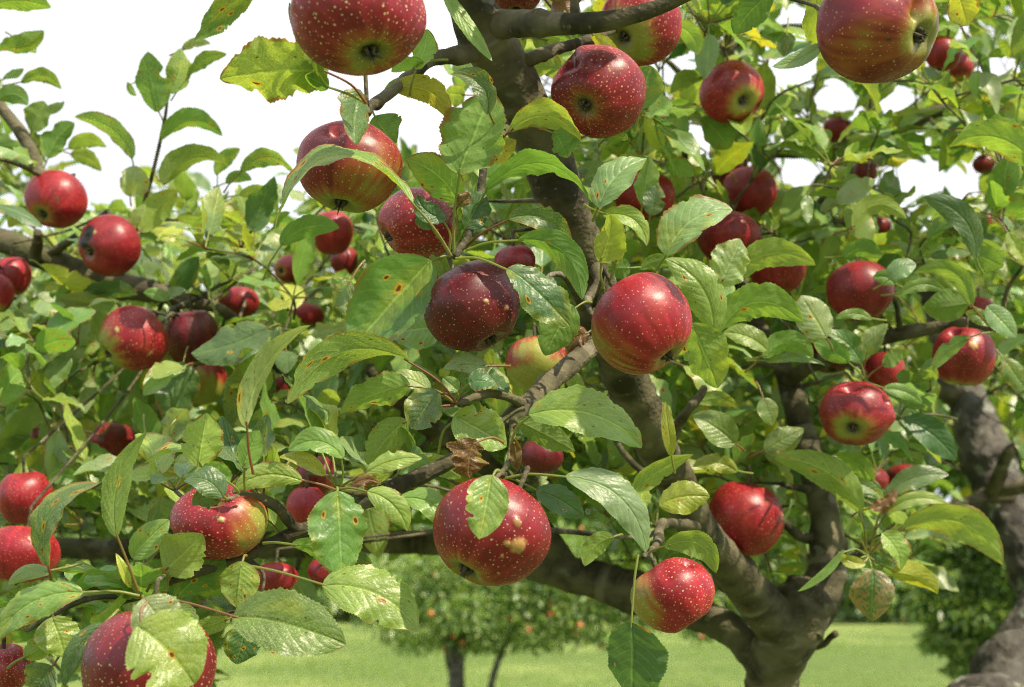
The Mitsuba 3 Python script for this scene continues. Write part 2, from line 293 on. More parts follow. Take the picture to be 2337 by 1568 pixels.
branch(1, 'twig', [(1580, 215, 2.32, 18), (1545, 160, 2.25, 14), (1500, 120, 2.2, 11)], rough=.5)
# the tree that stands left of the frame: one long bough reaches in
branch(2, 'trunk', [(-900, 3600, 1.9, 420), (-900, 2400, 2.1, 260), (-880, 1400, 2.1, 200), (-820, 800, 2.05, 150), (-760, 560, 2.0, 110), (-700, 200, 2.0, 80)], rough=.4, sides=18, bsdf='old_bark', guard=False)
branch(2, 'limb', [(-840, 720, 2.05, 90), (-600, 560, 2.0, 74), (-300, 510, 1.98, 62), (-20, 545, 1.95, 56), (100, 590, 1.94, 58), (230, 640, 1.94, 60), (330, 662, 1.94, 54), (420, 688, 1.95, 36), (500, 706, 1.96, 27), (570, 760, 1.98, 20), (640, 850, 2.0, 14)], rough=.22, sides=18, knobs=5)
branch(2, 'branch', [(78, 590, 1.93, 34), (86, 555, 1.88, 24), (86, 530, 1.86, 20)], rough=.3)
branch(2, 'branch', [(-200, 20, 1.85, 18), (-60, 170, 1.82, 22), (0, 240, 1.8, 24), (45, 300, 1.79, 30), (72, 350, 1.78, 28), (84, 385, 1.78, 30), (98, 402, 1.77, 16)], rough=.35, knobs=3)
branch(2, 'branch', [(-300, 520, 1.98, 50), (-260, 300, 1.9, 36), (-220, 120, 1.86, 28), (-180, -20, 1.85, 22)], rough=.3, guard=False)
branch(2, 'twig', [(270, 640, 1.94, 16), (300, 560, 1.9, 12), (318, 500, 1.86, 11), (350, 390, 1.84, 9), (375, 280, 1.82, 8), (386, 200, 1.8, 6)], rough=.3)
branch(2, 'branch', [(-300, 830, 2.6, 60), (200, 790, 2.6, 34), (500, 745, 2.6, 34), (690, 685, 2.6, 36), (780, 650, 2.6, 34), (900, 620, 2.6, 26)], rough=.3, guard=False)
branch(2, 'branch', [(-800, 900, 2.05, 60), (-300, 830, 2.5, 60), (-100, 830, 2.5, 40), (60, 828, 2.5, 22), (180, 815, 2.5, 14)], rough=.4, guard=False)
branch(2, 'branch', [(-860, 1200, 2.1, 80), (-400, 1000, 2.3, 54), (-100, 960, 2.4, 36), (150, 910, 2.4, 20), (330, 900, 2.4, 10)], rough=.4)
branch(2, 'twig', [(440, 690, 1.95, 18), (400, 705, 1.85, 14), (388, 722, 1.8, 10)], rough=.4)
branch(2, 'branch', [(100, 592, 1.94, 26), (200, 520, 1.9, 14), (245, 480, 1.84, 9)], rough=.4, guard=False)
branch(2, 'branch', [(-60, 600, 1.95, 26), (0, 640, 1.9, 22), (8, 690, 1.85, 12)], rough=.4)

# ------------------------------------------------------------------ apples
# label | cx cy rx ry | calyx x y (s = stem hollow instead) | depth | green 0..1 | dark 0..1 | options
APPLES = '''
large deep red apple with pale dots at the top left, cut off by the frame|820 42 158 140|850 138|.93|.40 .35|
dull red and green apple half covered by an arching leaf, below the top left apple|797 384 122 106|778 484|1.10|.46 .50|dent=770,296,.24,.20 dent=700,330,-.04,.3 dent=890,440,.06,.3 gdir=870,430,.6
dusky pink apple behind the leaf spur, left of the sloping limb|950 512 97 84|884 548|1.36|.30 .25|
shiny very dark red apple under the leaf spur in the middle|1082 705 115 111|1128 788|1.165|.06 .92|spot=1113,690,6,.45,.25,.10 spot=1165,704,7,.40,.22,.08
big rosy apple with green underside right in front of the sloping limb|1468 744 119 123|1520 812|1.155|.36 .12|gdir=1366,824,.6
lumpy crimson apple with a cleft top right of the upper limb|1364 212 111 108|1332 252|1.23|.34 .40|dent=1270,138,.50,.27 dent=1300,152,.16,.16 dent=1262,210,-.10,.25 dent=1318,108,-.06,.2 dent=1348,152,.10,.14 dent=1465,260,.07,.4
red and yellow apple crossed by the topmost dark branch|1458 58 98 96|1420 95|1.40|.62 .10|gdir=1420,110,.8
misshapen brownish red and green apple at the top right, cut by the frame|2008 62 146 134|2082 98|1.0|.44 .50|gdir=1950,165,.38 gdir=2135,80,.5 dent=2088,50,.26,.20 dent=2092,10,.2,.22 dent=1975,200,-.05,.3 dent=2120,140,-.05,.2 spot=1999,127,7,.03,.02,.015
dark red apple with tan scabs and one leaf in front, low in the middle|1118 1218 140 128|1066 1296|1.03|.40 .45|spot=1186,1232,22,.36,.21,.07 spot=1181,1175,12,.30,.17,.07 spot=1162,1226,9,.42,.26,.09 spot=1150,1260,5,.4,.24,.09
small dented red apple above a single hanging dark leaf at bottom centre|1539 1361 100 88|1576 1424|1.2|.30 .05|dent=1514,1304,.035,.10 dent=1572,1266,.30,.24 dent=1470,1300,.08,.3 dent=1600,1440,.10,.35 gdir=1445,1370,.8
striped red and yellow apple seen from its stem side, lower left branch|503 1192 126 78|500 1085s|1.09|.30 .15|gdir=620,1195,.7 spot=515,1160,5,.05,.05,.03 spot=527,1168,9,.5,.36,.16
big dark red apple behind a pale leaf at the bottom left edge|341 1533 151 135|330 1680|.96|.10 .60|
green yellow apple in shade behind the middle branch|1225 832 72 65|1230 892|1.52|.95 .10|gdir=1215,815,.9
part of a dusky red apple behind the leaf spur, right of the very dark apple|1175 600 48 42|1180 650|1.30|.15 .45|
rosy apple cut by the bottom left corner|10 1530 58 58|10 1600|1.12|.45 .20|
brownish red apple at the top edge above the dark branch|1178 -20 62 58|1178 40|1.34|.30 .60|
red apple sliver at the top edge behind a curled dry leaf|1296 -28 46 44|1290 20|1.42|.20 .20|
red apple under a bent twig at the left edge, above the bough|125 458 73 70|110 492|1.78|.36 .08|spot=149,460,7,.10,.05,.02
red apple with a black rotten hollow in front of the left bough|247 562 74 73|216 576|1.76|.25 .35|dent=203,540,.18,.2 spot=206,530,26,.012,.010,.012 spot=192,553,22,.014,.012,.014 spot=229,530,5,.4,.3,.1
red apple with green base and yellow wart below the left bough|302 775 82 78|256 806|1.70|.60 .20|spot=284,751,7,.45,.35,.12 spot=355,808,5,.5,.36,.14
dark purple apple half behind a round leaf below the left bough|440 775 58 72|445 850|1.82|.03 .95|
pale green apple below the dark purple one|467 872 49 56|470 930|1.95|1.0 .05|gdir=470,880,1
pinkish apple at the left edge just under the bough|28 632 34 52|30 684|1.86|.45 .00|
rosy apple cut by the left edge under the bough|-8 672 40 46|-8 716|1.82|.5 .0|
round rosy apple at the left edge, upper of a touching pair|57 1138 63 62|62 1200|1.62|.18 .10|
bright red apple at the left edge, lower of a touching pair|48 1268 88 70|40 1338|1.50|.35 .00|spot=86,1214,5,.4,.35,.2
dull red apple in the lower left leaves beside a long hanging leaf|256 1014 56 50|256 1064|2.2|.2 .45|
small purplish apple in the deep leaves at far left|98 996 28 24|98 1020|2.6|.2 .6|
pink red apple above a pair of shaded ones left of the centre|758 533 46 52|760 585|1.95|.3 .05|
glossy red apple facing us, left of a dark twig at upper left|662 614 44 30|643 620|2.15|.4 .1|
dark red apple right of that dark twig|786 597 32 34|786 632|2.1|.1 .5|
red apple with one leaf over it on the thin end of the bough|545 692 48 38|545 730|2.1|.1 .3|
pale pink apple half hidden in shaded leaves below the small trio|700 722 40 30|700 752|2.2|.45 .0|
crimson bud sized fruit deep in shadow left of centre|645 882 16 26|645 908|2.2|.0 .5|
dark red apple behind a leaf spur above the lower left branch|722 1088 46 46|722 1134|1.45|.05 .7|
red apple with orange cheek under a leaf spur on the lower left branch|700 1160 46 48|700 1208|1.4|.3 .0|
red apple low behind the big bottom left leaf|628 1322 56 36|628 1358|1.5|.1 .1|
dark red apple hidden low between two big leaves|735 1306 34 32|735 1338|1.5|.05 .4|
very dark red apple in shade above the lower middle apple|1236 1046 50 44|1236 1090|1.5|.0 .85|
red apple split by a dark leaf, right of the upper limb|1474 449 76 54|1500 500|1.75|.3 .05|
round red apple alone against the sky, right of the top centre|1673 212 77 74|1690 238|1.68|.45 .05|dent=1748,258,.25,.16 dent=1735,225,-.03,.2
rosy apple highest of three on the right, under a dark twig|1710 442 64 60|1712 502|2.0|.1 .15|
dark apple tucked behind the twig above the right three|1662 395 40 40|1662 435|2.15|.05 .75|
rosy apple in the middle of the right three|1664 545 74 62|1665 607|1.85|.1 .20|
red apple crossed by an arched leaf, lowest of the right three|1774 614 68 63|1776 677|1.88|.35 .0|
dark crimson apple bitten by a leaf edge on the right|1963 667 76 71|1965 738|1.72|.10 .45|
lobed red apple with green base on the right, below a spur|1952 946 88 76|1934 978|1.56|.46 .25|dent=1934,864,.42,.26 dent=2020,905,.34,.13 dent=2036,955,-.08,.2 dent=1880,915,-.05,.3
crumpled red and green apple near the right edge|2199 816 71 70|2190 886|1.68|.45 .20|dent=2168,758,.45,.20 dent=2172,780,.15,.16 dent=2198,890,.34,.15 dent=2150,830,-.08,.25 spot=2200,790,10,.5,.3,.12
orange red apple behind a leaf spur on the right|2020 850 44 48|2020 898|1.95|.35 .0|
dark red apple in shade behind the right hand branch|1896 802 60 54|1896 856|2.0|.0 .8|
bright red apple with yellow base behind the lower limb|1700 1187 85 89|1690 1276|1.74|.46 .0|spot=1780,1172,5,.5,.3,.1
brownish apple behind leaves right of the right fork|1978 1100 50 38|1978 1140|2.1|.4 .5|
second brownish apple behind leaves, further right|2066 1092 46 32|2066 1124|2.15|.4 .5|
pink apple behind the misshapen top right apple|2152 124 42 42|2140 165|2.0|.35 .0|
small orange apple at the top right beside the pink one|2192 156 28 32|2192 188|2.2|.6 .1|
red apple in thin leaves at upper right|1910 298 34 30|1912 328|2.4|.2 .1|
dark pink apple at upper right beside a sloping branch|1974 394 26 28|1974 422|2.4|.1 .5|
dark apple peeping under a leaf at upper right|2006 518 28 22|2006 540|2.4|.2 .4|
tiny red apple near the right edge|2251 507 14 16|2251 523|3.0|.1 .2|
dark apple under a broad leaf at the right edge|2246 376 26 22|2246 398|2.3|.3 .6|
pink red apple behind the branch near the right edge|2234 716 32 42|2234 758|1.95|.1 .15|
'''
DISKS = []        # x, y, r, depth of every apple, for keeping leaves off the ones in view
APPLE_TOPS = []


def camdir(a, b):
    r = math.hypot(a, b)
    if r > 0.985:
        a, b = a / r * .985, b / r * .985
    return a * RGT - b * UPV - math.sqrt(max(0, 1 - a * a - b * b)) * FWD


def frame_from(z):
    z = unit(z); x = np.cross([0.2, 0.97, 0.1], z); x = unit(x)
    return np.stack([x, np.cross(z, x), z])          # rows


def apple(label, cx, cy, rx, ry, kx, ky, stem_side, depth, green, dark, opts, number):
    Rm = max(rx, ry) * depth / FPX
    c = at(cx, cy, depth)
    a, b = (kx - cx) / max(rx, ry), (ky - cy) / max(rx, ry)
    a, b = (a, b) if stem_side or math.hypot(a, b) > .97 else (np.array([a, b]) * min(1.36, .96 / math.hypot(a, b)))
    if stem_side:
        z = camdir(a * .9, b * .9)
    elif math.hypot(a, b) > .965:                     # eye of the apple under it: lean it away
        z = -unit(camdir(a * .96, b * .96) + .25 * FWD)
    else:
        z = -camdir(a, b)
    M = frame_from(z)
    big = rx > 52
    nu, nv = (128, 88) if big and depth < 1.45 else (72, 48) if big else (40, 28)
    ph = np.linspace(0, 2 * np.pi, nu + 1); th = np.linspace(0, np.pi, nv + 1)
    TH, PH = np.meshgrid(th, ph, indexing='ij')
    g = np.random.default_rng(100 + number)
    tall = g.uniform(.86, .95)
    sx = np.sin(TH) * (1 + .07 * np.cos(TH))
    up = TH < np.pi / 2
    zz = tall * np.cos(TH) + .03
    zz = zz - np.where(up, .34 * np.exp(-(sx / .27) ** 2), 0) + np.where(up, 0, .23 * np.exp(-(sx / .25) ** 2))
    lobe = 1 + .022 * np.cos(5 * PH + g.uniform(0, 6)) * np.clip(-np.cos(TH) + .25, 0, 1) * sx
    sx = sx * lobe
    zz = zz - .018 * np.cos(5 * PH + 1) * np.clip(-np.cos(TH), 0, 1) * np.sin(TH)
    N = np.stack([np.sin(TH) * np.cos(PH), np.sin(TH) * np.sin(PH), np.cos(TH)], -1)
    V = np.stack([sx * np.cos(PH), sx * np.sin(PH), zz], -1)
    V = V * (1 + .09 * (meshkit.fbm(N * 1.1 + number * 3.7, 2, number) - .5) + .012 * (meshkit.fbm(N * 6 + number, 2, 3) - .5))[..., None]
    # along the camera's axes: stretch to the seen outline, dents, spots
    W = V @ M
    cam = lambda p: np.stack([p @ RGT, -(p @ UPV), p @ FWD], -1)
    q = cam(W)
    dw, spots, gdirs = np.zeros(TH.shape), [], []
    qn = unit(q)
    for o in opts.split():
        k, v = o.split('='); v = [float(x) for x in v.split(',')]
        d = np.array([(v[0] - cx) / max(rx, ry), (v[1] - cy) / max(rx, ry)]); r = np.hypot(*d)
        if r > .98: d = d / r * .98
        d = np.array([d[0], d[1], -math.sqrt(max(0.02, 1 - d @ d))])
        if k == 'dent': dw += v[2] * np.exp(-(np.linalg.norm(qn - d, axis=-1) / v[3]) ** 2)
        if k == 'spot': spots.append((d, v[2] / max(rx, ry), np.array(v[3:6])))
        if k == 'gdir': gdirs.append((unit(d), v[2]))
    W = W * (1 - dw)[..., None]
    for d, r, col in spots:
        if col[0] > .2: W = W * (1 + .035 * np.exp(-(np.linalg.norm(qn - d, axis=-1) / (r * .8)) ** 4))[..., None]
    q = cam(W)
    ex, ey = np.abs(q[..., 0]).max(), np.abs(q[..., 1]).max()
    fx, fy = rx / max(rx, ry) / ex, ry / max(rx, ry) / ey
    mean = (fx + fy) / 2
    fx, fy = np.clip([fx, fy], mean * .9, mean * 1.1)
    W = (q[..., :1] * fx * RGT - q[..., 1:2] * fy * UPV + q[..., 2:] * mean * FWD) * Rm + c
    # colour: red over green ground colour, streaks, darker shoulder
    st = meshkit.fbm(np.stack([np.cos(PH) * 9, np.sin(PH) * 9, TH * .9 + number], -1), 3, 11)
    bl = meshkit.fbm(N * 1.8 + number * 5.1, 3, 5)
    fine = meshkit.fbm(N * 14 + number, 2, 8)
    gr = np.clip((TH / np.pi - (1.0 - .60 * green)) * 5.5, 0, 1) * min(1, green * 2.6)
    for d, amt in gdirs:
        gr = np.maximum(gr, amt * np.clip((qn @ d - .55) * 2.6, 0, 1))
    gr = np.clip(gr + (st - .5) * .9 * np.clip(gr * 3 + green * .30, 0, 1) + (bl - .5) * (.25 + green), 0, 1)
    gr = gr * gr * (3 - 2 * gr)
    red = np.array([.205, .005, .0105]) * (1 - dark) + np.array([.056, .003, .006]) * dark
    rosy = np.array([.325, .014, .028]) * (1 - dark) + np.array([.11, .006, .012]) * dark
    C = red + (rosy - red) * np.clip((st - .35) * 2.2 + (bl - .5), 0, 1)[..., None]
    C = C * (.82 + .36 * fine)[..., None] * (.62 + .76 * meshkit.fbm(N * 1.3 + number * 2.9, 3, 21))[..., None]
    ground = np.array([.25, .26, .045]) * (1 - .35 * dark) * (.85 + .3 * fine)[..., None]
    mid_ = np.array([.30, .085, .022]) * (1 - .4 * dark)
    C = np.where(gr[..., None] < .5, C + (mid_ - C) * (gr * 2)[..., None], mid_ + (ground - mid_) * (gr * 2 - 1)[..., None])
    hollow = np.clip((TH - 2.78) * 4, 0, 1)[..., None]
    C = C + (np.array([.085, .080, .035]) - C) * hollow * .8
    C = C + (np.array([.15, .12, .04]) - C) * np.clip((.30 - TH) * 5, 0, 1)[..., None] * .8
    for d, r, col in spots:
        w = np.clip((r * (1 + .5 * (fine - .5)) - np.linalg.norm(qn - d, axis=-1)) / (r * .25), 0, 1)[..., None]
        C = C + (col * (.7 + .6 * meshkit.fbm(N * 25, 2, 4))[..., None] - C) * w
    n1 = nu + 1
    i, j = np.meshgrid(np.arange(nv), np.arange(nu), indexing='ij')
    qd = np.stack([i * n1 + j, (i + 1) * n1 + j, (i + 1) * n1 + j + 1, i * n1 + j + 1], -1).reshape(-1, 4)
    F = np.vstack([qd[:, [0, 1, 2]], qd[:, [0, 2, 3]]])
    uv = np.stack([PH / (2 * np.pi) * .98 + .01 + number, TH / np.pi], -1).reshape(-1, 2)
    V3 = W.reshape(-1, 3)
    key = numbered('apple')
    labels[key] = {'label': label, 'category': 'apple'}
    # weld the seam and the poles so that the normals are smooth
    tm = trimesh.Trimesh(V3, F, process=False)
    fn = np.cross(V3[F[:, 1]] - V3[F[:, 0]], V3[F[:, 2]] - V3[F[:, 0]]); nn = np.zeros_like(V3)
    for k in range(3): np.add.at(nn, F[:, k], fn)
    nn = nn.reshape(nv + 1, nu + 1, 3)
    nn[:, 0] = nn[:, -1] = nn[:, 0] + nn[:, -1]; nn[0] = nn[0].sum(0); nn[-1] = nn[-1].sum(0)
    path = meshkit.write_ply(tm, True, uv, np.clip(C.reshape(-1, 3), .003, .9), unit(nn).reshape(-1, 3))
    scene[key + '__skin'] = {'type': 'ply', 'filename': path, 'face_normals': False, 'bsdf': {'type': 'ref', 'id': 'apple_skin'}}
    bottom, top, ax = W[-1, 0], W[0, 0], unit(W[0, 0] - W[-1, 0])
    # calyx: five withered sepals round a dark tuft
    if rx > 26:
        Mx, parts = frame_from(-ax), []
        for k in range(5):
            a5 = k * 2 * np.pi / 5 + g.uniform(-.3, .3)
            d = Mx[0] * math.cos(a5) + Mx[1] * math.sin(a5)
            L = Rm * g.uniform(.12, .20)
            o = bottom - ax * Rm * .0
            P = [o - ax * Rm * -.02 + d * Rm * .05, o - ax * L * .55 + d * Rm * .10, o - ax * L * .95 + d * L * g.uniform(.1, .6), o - ax * L * g.uniform(1.0, 1.5) + d * L * g.uniform(.2, .9)]
            parts.append(tube(spline(P, 3), np.linspace(Rm * .045, Rm * .008, 10), 5))
        for k in range(6):
            a5 = g.uniform(0, 6.28); d = Mx[0] * math.cos(a5) + Mx[1] * math.sin(a5)
            parts.append(tube([bottom, bottom - ax * Rm * .12 + d * Rm * .03, bottom - ax * Rm * g.uniform(.14, .22) + d * Rm * .07], [Rm * .02, Rm * .015, Rm * .006], 4))
        put(key + '__calyx', join(parts), 'calyx_brown')
    # stalk out of the hollow
    tip = top + ax * Rm * .62 + np.array([0, 0, .006])
    put(key + '__stem', tube(spline([top - ax * Rm * .05, top + ax * Rm * .3, tip], 4), np.linspace(.0014, .0019, 9), 6), 'bark')
    DISKS.append((cx, cy, max(rx, ry), depth - Rm))
    APPLE_TOPS.append((tip, depth))


for n_, line in enumerate(APPLES.strip().split('\n')):
    lab, size, eye, dep, col, opt = line.split('|')
    cx, cy, rx, ry = map(float, size.split()); ss = eye.endswith('s'); kx, ky = map(float, eye.rstrip('s').split())
    gg, dk = map(float, col.split())
    apple(lab.strip(), cx, cy, rx, ry, kx, ky, ss, float(dep), gg, dk, opt, n_)

# ------------------------------------------------------------------ leaves
LEAF_N = [0]
TONES = dict(d=0, g=1, b=2, y=3, p=4, n=5, s=6)


def profile(t, drip=.10):
    w = t ** .62 * (1 - t) ** .78
    return w / 0.382 * (1 - .0 * t)


def leaf(C, S0, Wd, fold, curl, wave, twist, tone, g, n=10, m=2, teeth=0, arch=0.0, petiole=None, bites=0, flip=False):
    """C: function t -> midrib points; S0: side vector; Wd: full width in metres."""
    t = np.linspace(0, 1, n + 1)
    P = C(t)
    T = unit(np.gradient(P, axis=0))
    S = S0[None] - T * (T @ S0)[:, None]; S = unit(S)
    N = np.cross(S, T)                                  # towards the top side
    a = (twist * (t - .4))[:, None]
    S, N = S * np.cos(a) + N * np.sin(a), N * np.cos(a) - S * np.sin(a)
    P = P + N * (arch * 4 * t * (1 - t))[:, None]
    w = profile(t) * Wd / 2
    s = np.linspace(-1, 1, 2 * m + 1)
    ws = np.repeat(w[:, None], len(s), 1)
    if teeth:
        saw = (t * teeth) % 1.0
        ws[:, 0] *= 1 + .085 * (saw - .5) * np.minimum(1, 6 * (1 - t)); ws[:, -1] *= 1 + .085 * (((t * teeth + .4) % 1.0) - .5) * np.minimum(1, 6 * (1 - t))
    for _ in range(bites):
        side, c0, wd, dp = g.integers(2), g.uniform(.25, .95), g.uniform(.03, .07), g.uniform(.15, .45)
        f = 1 - dp * np.exp(-((t - c0) / wd) ** 4)
        sl = slice(0, m) if side else slice(m + 1, None)
        ws[:, sl] *= f[:, None]
    if n > 40:                                           # small chewed places along the margin
        for _ in range(int(g.integers(1, 5))):
            c0, wd, dp = g.uniform(.1, .97), g.uniform(.010, .028), g.uniform(.06, .26)
            ws[:, [0, -1][int(g.integers(2))]] *= 1 - dp * np.exp(-((t - c0) / wd) ** 2)
    fo = fold * (1 - .35 * t)[:, None]
    ph1, ph2 = g.uniform(0, 6.28, 2); k1 = g.uniform(5, 11)
    A = np.abs(s)[None]
    wv = wave * A ** 2 * np.where(s[None] < 0, np.sin(k1 * t[:, None] + ph1), np.sin(k1 * 1.13 * t[:, None] + ph2))
    wv = wv + wave * .5 * A ** 2 * np.sin(3.1 * k1 * t[:, None] + ph2 * s[None])
    V = P[:, None] + S[:, None] * (s[None] * ws * np.cos(fo))[..., None] + N[:, None] * (A * ws * np.sin(fo) - curl * A ** 2 * ws + wv * ws)[..., None]
    if n >= 16: V = V + N[:, None] * ((meshkit.fbm(V * 75, 2, LEAF_N[0]) - .5) * .055 * Wd + (meshkit.fbm(V * 230, 1, 5) - .5) * .018 * Wd)[..., None]
    i, j = np.meshgrid(np.arange(n), np.arange(2 * m), indexing='ij')
    c = 2 * m + 1
    q = np.stack([i * c + j, i * c + j + 1, (i + 1) * c + j + 1, (i + 1) * c + j], -1).reshape(-1, 4)
    F = np.vstack([q[:, [0, 1, 2]], q[:, [0, 2, 3]]])
    ident = TONES[tone] * 512 + LEAF_N[0] % 512
    LEAF_N[0] += 1
    uv = np.stack(np.broadcast_arrays(ident + .06 + .9 * t[:, None] * .999, s[None] + 0 * t[:, None]), -1).reshape(-1, 2)
    out = [(V.reshape(-1, 3), F, uv)]
    if petiole is not None:
        b = P[0]; d = np.linalg.norm(petiole - b)
        if d > .002:
            Pc = spline([petiole, (petiole + b) / 2 - T[0] * d * .06 + np.array([0, 0, .05 * d]), b + T[0] * .004], 3 if n < 16 else 6)
            v, f, u = tube(Pc, np.linspace(.0011, .00075, len(Pc)), 4 if n < 16 else 6)
            out.append((v, f, np.stack([ident + .01 + .03 * np.linspace(0, 1, len(v)), u[:, 0] * 300], -1)))
    return join(out)


